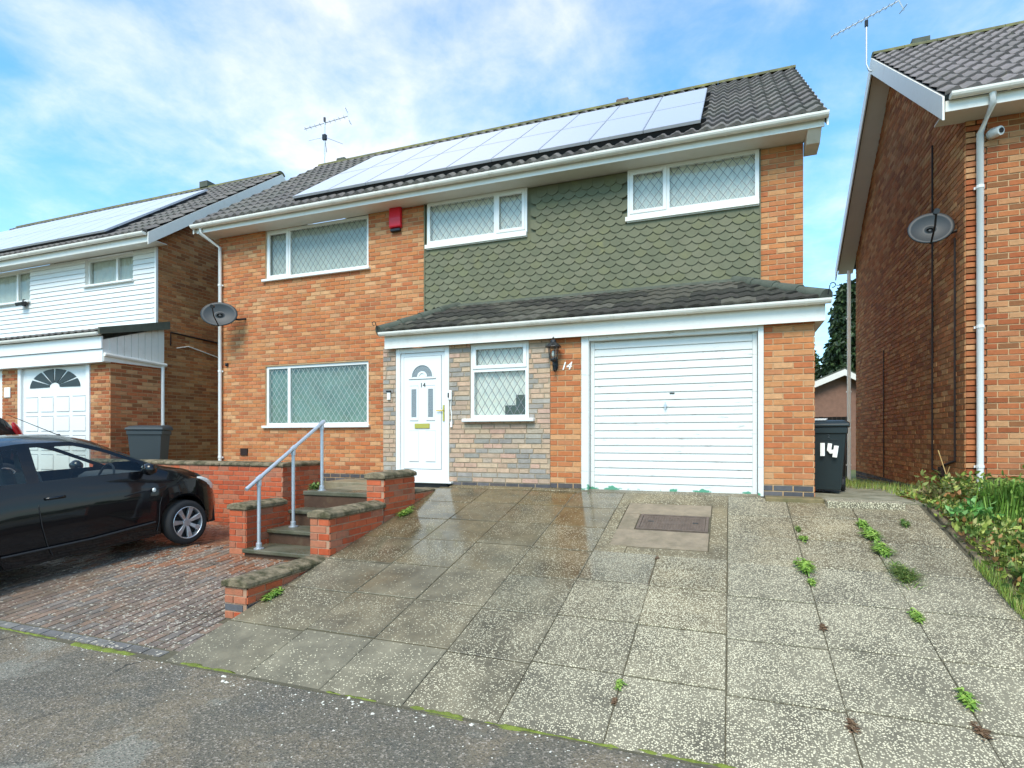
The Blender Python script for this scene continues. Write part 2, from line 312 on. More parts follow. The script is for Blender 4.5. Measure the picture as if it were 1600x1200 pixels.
def slabmat(name, base, peb, mortar, scale, amount, wet):
    """exposed-aggregate paving: pale stones in a darker matrix, worn bare in patches, damp in others"""
    m = bpy.data.materials.new(name); m.use_nodes = True; t = m.node_tree; b = t.nodes['Principled BSDF']; N = t.nodes.new; L = t.links.new
    geo = N('ShaderNodeNewGeometry'); P = geo.outputs['Position']
    vor = N('ShaderNodeTexVoronoi'); vor.inputs['Scale'].default_value = scale; vor.inputs['Randomness'].default_value = 1; L(P, vor.inputs['Vector'])
    w = N('ShaderNodeTexNoise'); w.inputs['Scale'].default_value = 1.5; w.inputs['Detail'].default_value = 5; L(P, w.inputs['Vector'])
    # bare patches
    att = N('ShaderNodeAttribute'); att.attribute_name = 'tint'      # x: how much aggregate shows on this slab, y: brown, z: damp
    sp = N('ShaderNodeSeparateColor'); L(att.outputs['Color'], sp.inputs[0])
    thr = N('ShaderNodeMath'); thr.operation = 'ADD'; L(sp.outputs[0], thr.inputs[0]); L(w.outputs['Fac'], thr.inputs[1])
    thr2 = N('ShaderNodeMapRange'); L(thr.outputs[0], thr2.inputs[0]); thr2.inputs[1].default_value = .55; thr2.inputs[2].default_value = 1.25; thr2.inputs[3].default_value = .05; thr2.inputs[4].default_value = amount
    spc = N('ShaderNodeSeparateColor'); L(vor.outputs['Color'], spc.inputs[0])
    lt = N('ShaderNodeMath'); lt.operation = 'LESS_THAN'; L(spc.outputs[0], lt.inputs[0]); L(thr2.outputs[0], lt.inputs[1])
    edge = N('ShaderNodeMapRange'); L(vor.outputs['Distance'], edge.inputs[0]); edge.inputs[1].default_value = .35; edge.inputs[2].default_value = .52; edge.inputs[3].default_value = 1; edge.inputs[4].default_value = 0
    fac = N('ShaderNodeMath'); fac.operation = 'MULTIPLY'; L(lt.outputs[0], fac.inputs[0]); L(edge.outputs[0], fac.inputs[1])
    g = N('ShaderNodeTexNoise'); g.inputs['Scale'].default_value = 2.6; g.inputs['Detail'].default_value = 8; g.inputs['Roughness'].default_value = .7; L(P, g.inputs['Vector'])
    gr = N('ShaderNodeMapRange'); L(g.outputs['Fac'], gr.inputs[0]); gr.inputs[1].default_value = .3; gr.inputs[2].default_value = .7; gr.inputs[3].default_value = .48; gr.inputs[4].default_value = 1.42
    bs = N('ShaderNodeMix'); bs.data_type = 'RGBA'; L(sp.outputs[1], bs.inputs[0]); bs.inputs[6].default_value = (*base, 1); bs.inputs[7].default_value = (*mortar, 1)
    bm = N('ShaderNodeVectorMath'); bm.operation = 'SCALE'; L(bs.outputs[2], bm.inputs[0]); L(gr.outputs[0], bm.inputs['Scale'])
    pebc = N('ShaderNodeMix'); pebc.data_type = 'RGBA'; L(spc.outputs[1], pebc.inputs[0]); pebc.inputs[6].default_value = (*[c * .66 for c in peb], 1); pebc.inputs[7].default_value = (*peb, 1)
    mi = N('ShaderNodeMix'); mi.data_type = 'RGBA'; L(fac.outputs[0], mi.inputs[0]); L(bm.outputs[0], mi.inputs[6]); L(pebc.outputs[2], mi.inputs[7])
    # damp darkens and glosses
    n3 = N('ShaderNodeTexNoise'); n3.inputs['Scale'].default_value = 1.1; n3.inputs['Detail'].default_value = 4; L(P, n3.inputs['Vector'])
    wa = N('ShaderNodeMath'); L(n3.outputs['Fac'], wa.inputs[0]); L(sp.outputs[2], wa.inputs[1])
    wr = N('ShaderNodeMapRange'); L(wa.outputs[0], wr.inputs[0]); wr.inputs[1].default_value = .75; wr.inputs[2].default_value = 1.25
    dk = N('ShaderNodeMapRange'); L(wr.outputs[0], dk.inputs[0]); dk.inputs[3].default_value = 1; dk.inputs[4].default_value = .72
    fm = N('ShaderNodeVectorMath'); fm.operation = 'SCALE'; L(mi.outputs[2], fm.inputs[0]); L(dk.outputs[0], fm.inputs['Scale'])
    L(fm.outputs[0], b.inputs['Base Color'])
    rr = N('ShaderNodeMapRange'); L(wr.outputs[0], rr.inputs[0]); rr.inputs[3].default_value = .85; rr.inputs[4].default_value = wet; L(rr.outputs[0], b.inputs['Roughness'])
    bp = N('ShaderNodeBump'); bp.inputs['Strength'].default_value = .5; bp.inputs['Distance'].default_value = .006; L(fac.outputs[0], bp.inputs['Height']); L(bp.outputs[0], b.inputs['Normal'])
    return m
mSLAB = slabmat('aggregate_slab', lin(123, 115, 95), lin(232, 219, 184), lin(119, 101, 67), 86, .95, .13)
mBLOCK = None
def blockmat():
    m = M('paving_block', tint=True, rough=.6, var=.22, vs=9, bump=.5, bs=60, dirt=lin(86, 80, 70), ds=2.0, dlo=.5, dhi=.72, wet=(1.4, .3, .8))
    t = m.node_tree; b = t.nodes['Principled BSDF']; N = t.nodes.new; L = t.links.new
    src = b.inputs['Base Color'].links[0].from_socket
    geo = N('ShaderNodeNewGeometry'); v = N('ShaderNodeTexVoronoi'); v.inputs['Scale'].default_value = 34; L(geo.outputs['Position'], v.inputs['Vector'])
    s = N('ShaderNodeSeparateColor'); L(v.outputs['Color'], s.inputs[0])
    n = N('ShaderNodeTexNoise'); n.inputs['Scale'].default_value = .9; n.inputs['Detail'].default_value = 3; L(geo.outputs['Position'], n.inputs['Vector'])
    r = N('ShaderNodeMapRange'); L(n.outputs['Fac'], r.inputs[0]); r.inputs[1].default_value = .35; r.inputs[2].default_value = .65; r.inputs[3].default_value = .04; r.inputs[4].default_value = .5
    lt = N('ShaderNodeMath'); lt.operation = 'LESS_THAN'; L(s.outputs[0], lt.inputs[0]); L(r.outputs[0], lt.inputs[1])
    l2 = N('ShaderNodeMath'); l2.operation = 'LESS_THAN'; L(v.outputs['Distance'], l2.inputs[0]); l2.inputs[1].default_value = .42
    mu = N('ShaderNodeMath'); mu.operation = 'MULTIPLY'; L(lt.outputs[0], mu.inputs[0]); L(l2.outputs[0], mu.inputs[1])
    mi = N('ShaderNodeMix'); mi.data_type = 'RGBA'; L(mu.outputs[0], mi.inputs[0]); L(src, mi.inputs[6]); mi.inputs[7].default_value = (*lin(180, 170, 152), 1)
    L(mi.outputs[2], b.inputs['Base Color']); return m
mBLOCK = blockmat()

def asphaltmat():
    m = bpy.data.materials.new('worn_asphalt'); m.use_nodes = True; t = m.node_tree; b = t.nodes['Principled BSDF']; N = t.nodes.new; L = t.links.new
    geo = N('ShaderNodeNewGeometry'); P = geo.outputs['Position']
    def noise(s, d, r=.6, dist=0):
        n = N('ShaderNodeTexNoise'); n.inputs['Scale'].default_value = s; n.inputs['Detail'].default_value = d; n.inputs['Roughness'].default_value = r; n.inputs['Distortion'].default_value = dist; L(P, n.inputs['Vector']); return n.outputs['Fac']
    def rng(s, a, c, d=0, e=1):
        r = N('ShaderNodeMapRange'); L(s, r.inputs[0]); r.inputs[1].default_value = a; r.inputs[2].default_value = c; r.inputs[3].default_value = d; r.inputs[4].default_value = e; return r.outputs[0]
    def mix(f, a, c):
        x = N('ShaderNodeMix'); x.data_type = 'RGBA'; L(f, x.inputs[0])
        for i, q in ((6, a), (7, c)):
            if isinstance(q, tuple): x.inputs[i].default_value = (*q, 1)
            else: L(q, x.inputs[i])
        return x.outputs[2]
    patch = rng(noise(.75, 4, .55, .6), .47, .53)
    c = mix(patch, lin(104, 97, 82), lin(120, 108, 88))
    c = mix(rng(noise(2.4, 6, .7), .5, .75), c, lin(90, 89, 80))
    c = mix(rng(noise(.8, 4, .6, .8), .58, .63), c, lin(128, 123, 108))
    vor = N('ShaderNodeTexVoronoi'); vor.inputs['Scale'].default_value = 95; L(P, vor.inputs['Vector'])
    s = N('ShaderNodeSeparateColor'); L(vor.outputs['Color'], s.inputs[0])
    c = mix(rng(s.outputs[0], .80, .86, 0, .55), c, lin(172, 158, 142))
    c = mix(rng(s.outputs[1], .72, .80, 0, .5), c, lin(52, 52, 48))
    vc = N('ShaderNodeTexVoronoi'); vc.feature = 'DISTANCE_TO_EDGE'; vc.inputs['Scale'].default_value = .55
    wv = N('ShaderNodeVectorMath'); wv.operation = 'ADD'; nn = N('ShaderNodeTexNoise'); nn.inputs['Scale'].default_value = 3; nn.inputs['Detail'].default_value = 5; L(P, nn.inputs['Vector'])
    sc = N('ShaderNodeVectorMath'); sc.operation = 'SCALE'; L(nn.outputs['Color'], sc.inputs[0]); sc.inputs['Scale'].default_value = .5
    L(P, wv.inputs[0]); L(sc.outputs[0], wv.inputs[1]); L(wv.outputs[0], vc.inputs['Vector'])
    ck = N('ShaderNodeMath'); ck.operation = 'MULTIPLY'; L(rng(vc.outputs['Distance'], .004, .013, 1, 0), ck.inputs[0]); L(rng(noise(.5, 2), .5, .6, 0, .8), ck.inputs[1])
    c = mix(ck.outputs[0], c, lin(44, 44, 38))
    L(c, b.inputs['Base Color'])
    L(rng(noise(1.3, 4), .4, .62, .5, .9), b.inputs['Roughness'])
    bp = N('ShaderNodeBump'); bp.inputs['Strength'].default_value = .7; bp.inputs['Distance'].default_value = .006; L(vor.outputs['Distance'], bp.inputs['Height']); L(bp.outputs[0], b.inputs['Normal'])
    return m
mASPH = asphaltmat()
mGRASSG = M('far_ground', lin(96, 104, 62), rough=.95, var=.3, vs=2)

def panelmat():
    """solar glass: sky glare put into a warm near-white mirror colour"""
    m = bpy.data.materials.new('solar_glass'); m.use_nodes = True; b = m.node_tree.nodes['Principled BSDF']
    b.inputs['Base Color'].default_value = (1.0, .955, .90, 1); b.inputs['Metallic'].default_value = 1.0; b.inputs['Roughness'].default_value = .42  # base colour carries the glare of the bright sky
    return m
mSOLAR = panelmat()
mSOLFR = M('panel_frame', lin(206, 207, 212), rough=.4, metal=.5, var=.05)
mSOLDK = M('rail_and_shade_black', (.012, .012, .013), rough=.6)
# ------------------------------------------------------------------ brickwork
BL, BH, BD = .222, .0748, .008     # course length and height with joint, how far bricks stand proud of the mortar
JN = .011
def rects_minus(r, holes):
    out = [r]
    for h in holes:
        nx = []
        for a in out:
            x0, x1, z0, z1 = a
            if h[1] <= x0 or h[0] >= x1 or h[3] <= z0 or h[2] >= z1: nx.append(a); continue
            if h[0] > x0: nx.append((x0, h[0], z0, z1))
            if h[1] < x1: nx.append((h[1], x1, z0, z1))
            m0, m1 = max(x0, h[0]), min(x1, h[1])
            if h[2] > z0: nx.append((m0, m1, z0, h[2]))
            if h[3] < z1: nx.append((m0, m1, h[3], z1))
        out = nx
    return out
class House:
    def __init__(s, root): s.root = root; s.bricks = []; s.tiles = []
    def wall(s, name, org, ang, w, z0, z1, holes=(), pal=None, blue=0, thick=.22, top=None, mort=None, show=True, bl=BL, bh=BH, stone=False, mat=None, u0=0, pieces='brick'):
        """a wall slab in mortar with bricks standing proud; local x runs along the wall, -y is outward"""
        g = G()
        if top:   # gable: polygon
            z1 = max(k[1] for k in top)
            pts = [(u0, 0, z0), (w, 0, z0)] + [(u, 0, z) for u, z in reversed(top)]
            g.prism(pts, (0, thick, 0))
        else:
            for r in rects_minus((u0, w, z0, z1), holes): g.box(r[0], r[1], 0, thick, r[2], r[3])
        o = put(name, g, mort or mMORT, s.root, org, (0, 0, R(ang)))
        rows = int(math.ceil((z1 - z0) / bh - .15))
        for i in range(rows):
            v0 = z0 + i * bh; v1 = min(v0 + bh - JN, z1 - .002)
            if v1 - v0 < .02: continue
            u = u0 - (bl * .5 if i % 2 else 0) - (bl * random.choice((0, .25, .5)) if stone else 0)
            while u < w:
                L = bl * (random.choice((.6, .8, 1, 1, 1.3)) if stone else 1)
                a, b = max(u, u0), min(u + L - JN, w); u += L
                if b - a < .03: continue
                p = PAL_BLUE if i < blue else (pal or PAL_BRICK)
                for q in rects_minus((a, b, v0, v1), [(h[0] - .004, h[1] + .004, h[2] - .004, h[3] + .004) for h in holes]):
                    if q[1] - q[0] < .022 or q[3] - q[2] < .02: continue
                    if top:
                        uu = (q[0] + q[1]) / 2; zt = np.interp(uu, [k[0] for k in top], [k[1] for k in top])
                        if q[3] > zt - .01: continue
                    s.bricks.append((o, q, pick(p), show, mat or mBRICK, pieces, i < blue))
        return o
    def lay(s, limit=300, name='brickwork'):
        """the bricks that show largest become objects, the rest one mesh per kind"""
        groups = {}
        for b in s.bricks: groups.setdefault((b[5], b[4].name), []).append(b)
        for (pn, mn), bs in groups.items():
            sc = []
            for b in bs:
                W_ = wmat(b[0]); q = b[1]; c = W_ @ Vector(((q[0] + q[1]) / 2, 0, (q[2] + q[3]) / 2)); n = W_.to_3x3() @ Vector((0, -1, 0))
                vis = n.dot(Vector((0, 0, CAMZ)) - c) > 0 and inframe(c, 0) and b[3]
                d = (c - Vector((0, 0, CAMZ)))
                sc.append(((q[1] - q[0]) * abs(n.dot(d.normalized())) / d.length ** 2 if vis else 0, b))
            sc.sort(key=lambda t: -t[0])
            own = [b for k, b in sc[:limit] if k > 0]; rest = [b for k, b in sc[:limit] if k <= 0] + [b for k, b in sc[limit:]]
            cache = {}
            for b in own:
                o, q, t = b[0], b[1], b[2]
                key = (round(q[1] - q[0], 3), round(q[3] - q[2], 3), t)
                if key not in cache:
                    l, h = key[0], key[1]; g = G()
                    brick_geo(g, 0, l, 0, h, random.uniform(-.002, .003) + BD, jit(t, .06)); cache[key] = g.mesh(pn)
                put(pn, cache[key], b[4], o, (q[0], 0, q[2]))
            if rest:
                g = G()
                for b in rest:
                    m = b[0].matrix_basis if b[0].parent else Matrix(); m = Matrix.LocRotScale(b[0].location, b[0].rotation_euler, None)
                    k0 = len(g.v); q = b[1]
                    brick_geo(g, q[0], q[1], q[2], q[3], BD + random.uniform(-.002, .003), jit(b[2], .1))
                    g.v[k0:] = [tuple(m @ Vector(v)) for v in g.v[k0:]]
                put(name if pn == 'brick' else pn + 'work', g, rest[0][4], s.root, kind='stuff')
def brick_geo(g, a, b, c, d, p, t):
    e = .003; n = len(g.v)
    g.v += [(a, .004, c), (b, .004, c), (b, .004, d), (a, .004, d), (a + e, -p, c + e), (b - e, -p, c + e), (b - e, -p, d - e), (a + e, -p, d - e)]
    for q in ((4, 5, 6, 7), (0, 1, 5, 4), (1, 2, 6, 5), (2, 3, 7, 6), (3, 0, 4, 7)): g.face([n + i for i in q], t)

# ------------------------------------------------------------------ roofs
TW, TG = .40, .352       # cover width of an interlocking tile (two rolls) and gauge up the slope
def tile_geo(g, x0, y0, w, gl, t, lift=.040, amp=.022, seg=12):
    """one double-roll tile; local y up the slope, z away from the roof"""
    n = len(g.v)
    def wz(f): return amp * (math.sin(f * 4 * math.pi - math.pi / 2) + .35 * math.sin(f * 8 * math.pi)) + amp
    for j, (yy, zz) in enumerate(((0, -.004), (0, lift), (gl + .03, .004))):
        for i in range(seg + 1):
            f = i / seg; z = wz(f) + zz if j else wz(f) * .9 - .006
            g.v.append((x0 + f * w, y0 + yy, z))
    k = seg + 1
    for j in range(2):
        for i in range(seg): a = n + j * k + i; g.face((a, a + 1, a + 1 + k, a + k), t)
_tc = {}
def tile_mesh(t, gl, amp, mat, lift=.04):
    key = (t, gl, amp, mat.name)
    if key not in _tc:
        g = G(); tile_geo(g, 0, 0, TW, gl, t, lift, amp); me = g.mesh('roof_tile'); me.polygons.foreach_set('use_smooth', [i >= 12 for i in range(24)]); _tc[key] = me
    return _tc[key]
PITCH = math.atan2(8.8 - 5.97, 12.2 - 8.4)
def gable_roof(root, x0, x1, eaveY=8.4, eaveZ=5.97, ridgeY=12.2, pal=None, mat=None, skip=(), right_board=True, left_board=True, tile_to=None, limit=300, board=.20, ridge_mat=None):
    L = math.hypot(ridgeY - eaveY, math.tan(PITCH) * (ridgeY - eaveY)); w = x1 - x0
    deck = G().box(0, w, 0, L, -.10, 0)
    roof = put('roof', deck, mBIND, root, (x0, eaveY, eaveZ), (PITCH, 0, 0))
    back = put('rear_slope', G().box(0, w, 0, L, -.10, 0), mFENCE, root, (x1, 2 * ridgeY - eaveY, eaveZ), (PITCH, 0, math.pi))
    rows = int(round(L / TG)); gl = L / rows; cols = int(round(w / TW)); tw = w / cols
    cand = []
    for r in range(rows):
        for c in range(cols):
            if any(a < c * tw + tw * .5 < b and d < r * gl + gl * .5 < e for a, b, d, e in skip): continue
            p = wmat(roof) @ Vector((c * tw + tw / 2, r * gl + gl / 2, 0)); cand.append((p.length if inframe(p, 60) else 1e3 + p.length, r, c))
    cand.sort(); rest = G()
    for k, (d, r, c) in enumerate(cand):
        t = pick(pal or PAL_ROOF)
        if k < limit and d < 1e3:
            o = put('roof_tile', tile_mesh(t, gl, .022, mat or mTILE), mat or mTILE, roof, (c * tw, r * gl, random.uniform(0, .003))); o.scale = (tw / TW, 1, 1)
        else: tile_geo(rest, c * tw, r * gl, tw, gl, jit(t))
    if rest.v: put('tiling', rest, mat or mTILE, roof, kind='stuff')
    # ridge tiles
    n = int(w / .45); a = w / n; me = None
    rz = eaveZ + math.tan(PITCH) * (ridgeY - eaveY)
    for i in range(n):
        if me is None:
            g = G(); k = 8
            for j in range(k + 1):
                q = math.pi * j / k
                for xx in (0, a - .006): g.v.append((xx, -math.cos(q) * .135, math.sin(q) * .10))
            for j in range(k): g.face((2 * j, 2 * j + 1, 2 * j + 3, 2 * j + 2))
            g.face([2 * j for j in range(k + 1)]); g.face([2 * j + 1 for j in reversed(range(k + 1))]); me = g.mesh('ridge_tile')
        o = put('ridge_tile', me, ridge_mat or mRIDGE, roof); o.matrix_parent_inverse = Matrix(); 
        o.location = (i * a, L - .01, -.02); o.rotation_euler = (-PITCH, 0, 0); o.location.z += .0
    # bargeboards and verge soffits
    for sx, on in ((x0, left_board), (x1, right_board)):
        if not on: continue
        sg = 1 if sx == x1 else -1
        for side in (0, 1):
            g = G(); t = .022
            e, rd = (eaveY, ridgeY) if side == 0 else (2 * ridgeY - eaveY, ridgeY)
            tp = math.tan(PITCH)
            zt = eaveZ - .012; pts = [(0, e, zt), (0, rd, zt + tp * abs(rd - e)), (0, rd, zt + tp * abs(rd - e) - board * 1.25), (0, e + (.28 if side == 0 else -.28), zt - board * 1.25 + .28 * tp), (0, e, zt - board * 1.25)]
            g.prism(pts, (t * sg, 0, 0)); put('bargeboard', g, mUPVC2, root, (sx, 0, 0))
    return roof
def gutter(root, x0, x1, y, z, r=.062, name='gutter', mat=None, brackets=1.0, par=None):
    """half-round gutter open at the top with unions"""
    g = G(); k = 8; n = len(g.v)
    for xx in (x0, x1):
        for rr in (r, r - .008):
            for j in range(k + 1):
                q = math.pi + math.pi * j / k; g.v.append((xx, y + math.cos(q) * rr, z + math.sin(q) * rr * 1.05))
    m = k + 1
    for j in range(k): g.face((j, j + 1, 2 * m + j + 1, 2 * m + j)); g.face((m + j + 1, m + j, 3 * m + j, 3 * m + j + 1))
    g.face((0, 2 * m, 3 * m, m)); g.face((k, m + k, 3 * m + k, 2 * m + k))
    for e in (0, 2 * m): g.face([e + j for j in range(m)])
    o = put(name, g, mat or mGUT, par or root, smooth=False)
    xx = x0 + brackets * .6; 
    while xx < x1:
        b = G()
        for w_ in (0, .03):
            for j in range(k + 1):
                q = math.pi + math.pi * j / k; b.v.append((xx + w_, y + math.cos(q) * (r + .005), z + math.sin(q) * (r + .005) * 1.05))
        for j in range(k): b.face((j, j + 1, m + j + 1, m + j))
        put('gutter_bracket', b, mat or mGUT, o); xx += brackets * random.uniform(.9, 1.1)
    return o
def downpipe(root, x, y, z0, z1, r=.034, ytop=None, mat=None, dxs=0):
    g = G(); ytop = ytop if ytop is not None else y
    path = [(x, y, z0), (x, y, z1 - .30), (x + dxs, ytop, z1 - .12), (x + dxs, ytop, z1)] if ytop != y or dxs else [(x, y, z0), (x, y, z1)]
    g.tube(path, r, 10)
    o = put('downpipe', g, mat or mUPVC, root, smooth=True)
    zz = z0 + .35
    while zz < z1 - .5:
        put('pipe_clip', G().tube([(x, y, zz), (x, y, zz + .035)], r + .006, 10).box(x - .055, x + .055, y + r - .012, y + r + .004, zz, zz + .03), mat or mUPVC, o); zz += 1.75
    return o

# ------------------------------------------------------------------ windows and doors
def window(root, x0, x1, z0, z1, y, splits=(), rows=(), fr=.055, setback=.03, lead=True, glass=None, back=None, sill=True, dw=.125, dh=.165, curtain=True, sillw=.05, silldepth=.09, casement=(), leadmat=None):
    """frame mesh with panes, lead lattice, curtain and sill as its pieces; y is the wall face"""
    g = G(); yf = y + setback; d = .06
    cells = []
    xs = [x0 + fr] + [v for s_ in splits for v in (s_ - fr * .6, s_ + fr * .6)] + [x1 - fr]
    zs = [z0 + fr] + [v for s_ in rows for v in (s_ - fr * .6, s_ + fr * .6)] + [z1 - fr]
    for i in range(0, len(xs), 2):
        for j in range(0, len(zs), 2): cells.append((xs[i], xs[i + 1], zs[j], zs[j + 1], i // 2, j // 2))
    for r in rects_minus((x0, x1, z0, z1), [c[:4] for c in cells]): g.box(r[0], r[1], yf, yf + d, r[2], r[3])
    o = put('window', g, mUPVC, root)
    for c in cells:
        cx0, cx1, cz0, cz1 = c[:4]
        if c[4:6] in casement or c[4] in casement:
            e = .032; s_ = G()
            for r in rects_minus((cx0 - .022, cx1 + .022, cz0 - .022, cz1 + .022), [(cx0 + e, cx1 - e, cz0 + e, cz1 - e)]): s_.box(r[0], r[1], yf - .014, yf + .02, r[2], r[3])
            put('casement', s_, mUPVC, o, bevel=.004); cx0 += e; cx1 -= e; cz0 += e; cz1 -= e
        put('pane', G().poly([(cx0, yf + .024, cz0), (cx1, yf + .024, cz0), (cx1, yf + .024, cz1), (cx0, yf + .024, cz1)]), glass or mGLASS, o)
        if lead:
            l = G(); sx, sz = dw, dh; hw = .0042
            W_, H_ = cx1 - cx0, cz1 - cz0
            for sg in (1, -1):
                k = -int(H_ / sz) - 2
                while k * sx < W_ + sx * (H_ / sz + 2):
                    # line x = k*sx + sg*(z)*sx/sz
                    def X(z): return k * sx + sx * .5 + sg * z * sx / sz
                    zlo, zhi = 0, H_
                    xa, xb = X(0), X(H_)
                    pts = []
                    for z in (0, H_):
                        if 0 <= X(z) <= W_: pts.append((X(z), z))
                    for xx in (0, W_):
                        z = (xx - k * sx - sx * .5) * sz / sx * sg
                        if 0 < z < H_: pts.append((xx, z))
                    if len(pts) >= 2:
                        (ax, az), (bx, bz) = pts[0], pts[-1]
                        dx, dz = bx - ax, bz - az; q = math.hypot(dx, dz)
                        if q > .01:
                            nx, nz = -dz / q * hw, dx / q * hw; yy = yf + (.019 if sg > 0 else .0205)
                            l.poly([(cx0 + ax + nx, yy, cz0 + az + nz), (cx0 + ax - nx, yy, cz0 + az - nz), (cx0 + bx - nx, yy, cz0 + bz - nz), (cx0 + bx + nx, yy, cz0 + bz + nz)])
                    k += 1
            put('leading', l, leadmat or mLEAD, o)
    if curtain:
        # pleated net hanging close behind the glass
        c = G(); n = int((x1 - x0) / .035)
        for i in range(n + 1):
            xx = x0 + .02 + (x1 - x0 - .04) * i / n; yy = yf + .075 + .014 * math.sin(i * 1.9) + .008 * math.sin(i * .73)
            c.v += [(xx, yy, z0 + .02), (xx, yy, z1 - .01)]
        for i in range(n): c.face((2 * i, 2 * i + 2, 2 * i + 3, 2 * i + 1))
        put('curtain', c, back or mCURT, o, smooth=True)
    # black sheet stands in for the unlit room behind
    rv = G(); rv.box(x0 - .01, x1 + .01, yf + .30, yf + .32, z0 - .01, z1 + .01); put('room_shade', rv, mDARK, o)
    if sill:
        put('sill', G().box(x0 - sillw, x1 + sillw, y - silldepth + .02, yf + d * .5, z0 - .045, z0 + .004), mUPVC, o, bevel=.008)
    return o
def text(name, body, mat, parent, loc, size, rot=(R(90), 0, 0), shear=0, ext=.004, label=None, cat=None, bold=0):
    c = bpy.data.curves.new(name, 'FONT'); c.body = body; c.size = size; c.extrude = ext; c.shear = shear; c.align_x = 'CENTER'; c.offset = bold
    c.materials.append(mat); o = bpy.data.objects.new(name, c); COL.objects.link(o); o.parent = parent; o.location = loc; o.rotation_euler = rot
    bpy.context.view_layer.update(); me = bpy.data.meshes.new_from_object(o.evaluated_get(bpy.context.evaluated_depsgraph_get())); bpy.data.objects.remove(o)
    o = bpy.data.objects.new(name, me); COL.objects.link(o); o.parent = parent; o.location = loc; o.rotation_euler = rot
    return tag(o, label, cat)
# ------------------------------------------------------------------ ground, pavement, drives
def rebase(root, b):
    b = Vector(b); root.location = Vector(root.location) + b
    for c in root.children: c.location = Vector(c.location) - b
g = G()
prof = [(-250, -.10), (8.95, -.10), (9.05, .62), (22, .55), (400, .55)]
for i, (y, z) in enumerate(prof): g.v += [(-400, y, z), (400, y, z)]
for i in range(len(prof) - 1): g.face((2 * i, 2 * i + 1, 2 * i + 3, 2 * i + 2))
put('ground', g, mGRASSG, kind='structure')
put('pavement', G().box(-30, 30, -3.0, 3.165, -.06, .0), mASPH, kind='structure')
put('road', G().box(-60, 60, -12, -3.15, -.09, -.07), mASPH, kind='structure')
put('kerb', G().box(-60, 60, -3.15, -3.0, -.09, .035), mLIP, kind='structure')

DSL = .22; DA = math.atan(DSL); DY0 = 3.12; DC = math.cos(DA)
def dz(Y): return DSL * (Y - DY0)
drive = put('driveway', G().box(-4.025, 2.02, .04, (7.62 - DY0) / DC, -.14, -.012), mJOINT, None, (0, DY0, .0), (DA, 0, 0), kind='structure')
dl = lambda Y: (Y - DY0) / DC
colsX = [-4.03, -3.24, -2.59, -1.945, -1.295, -.655, -.02, .625, 1.27, 1.955]
rowsY = [3.12, 3.76, 4.40, 5.04, 5.68, 6.32, 6.96, 7.58]
def slab(x0, x1, y0, y1, ag, br, wt, h=.0, z=.0, name='paving_slab', mat=None):
    gp = .0045; j = lambda: random.uniform(-.003, .003)
    ga = G(); t = (ag, br, wt)
    a0, a1 = dl(y0) + gp * 2.0, dl(y1) - gp * 2.0; b0, b1 = x0 + gp * .7, x1 - gp * .7; e = .006
    zz = [z + j() * .8 for _ in range(4)]
    xa, xb, ya, yb = b0 + j(), b1 + j(), a0 + j(), a1 + j()
    ga.v += [(xa, ya, -.04), (xb, ya, -.04), (xb, yb, -.04), (xa, yb, -.04),
             (xa, ya, zz[0] - .005), (xb, ya, zz[1] - .005), (xb, yb, zz[2] - .005), (xa, yb, zz[3] - .005),
             (xa + e, ya + e, zz[0]), (xb - e, ya + e, zz[1]), (xb - e, yb - e, zz[2]), (xa + e, yb - e, zz[3])]
    for q in ((0, 1, 5, 4), (1, 2, 6, 5), (2, 3, 7, 6), (3, 0, 4, 7), (4, 5, 9, 8), (5, 6, 10, 9), (6, 7, 11, 10), (7, 4, 8, 11), (8, 9, 10, 11)): ga.face(q, t)
    return put(name, ga, mat or mSLAB, drive)
for ci in range(len(colsX) - 1):
    x0, x1 = colsX[ci], colsX[ci + 1]
    off = random.uniform(-.03, .03) if ci not in (1, 2) else .02
    for ri in range(len(rowsY) - 1):
        y0 = rowsY[ri] + (off if ri else 0); y1 = rowsY[ri + 1] + (off if ri < len(rowsY) - 2 else 0)
        if ci in (4, 5) and y0 > 5.6: continue          # concrete round the manhole
        if ci == 0 and y0 < 3.6: pass
        xm, ym = (x0 + x1) / 2, (y0 + y1) / 2
        ag = np.interp(xm, [-3.6, -2.2, -1.4, -.7, 0, 2], [.10, .18, .38, .62, .62, .55]) + random.uniform(-.06, .06)
        br = np.clip(np.interp(ym, [3.2, 4.5, 6, 7.5], [.0, .3, .6, .75]) + random.uniform(-.25, .2) - .35 * (xm > 0), 0, 1)
        wt = np.clip(np.interp(ym, [3.2, 4.4, 5.6, 7.5], [.34, .55, .75, .85]) + random.uniform(-.12, .12) - .40 * (xm > -.7), 0, 1)
        if ym > 6: ag *= np.interp(xm, [-1.4, -.3], [.35, 1.0])
        if xm > .9 and ym > 6: ag *= .8; br = min(1, br + .3)
        slab(x0, x1, y0, y1, float(ag), float(br), float(wt))
# narrow cuts along the top
for x0, x1, br in ((-3.9, -2.6, .8), (-2.6, -1.9, .7), (-1.9, -.66, .3), (-.66, .36, .35)): slab(x0, x1, 7.58, 7.72, .15, br, .45)
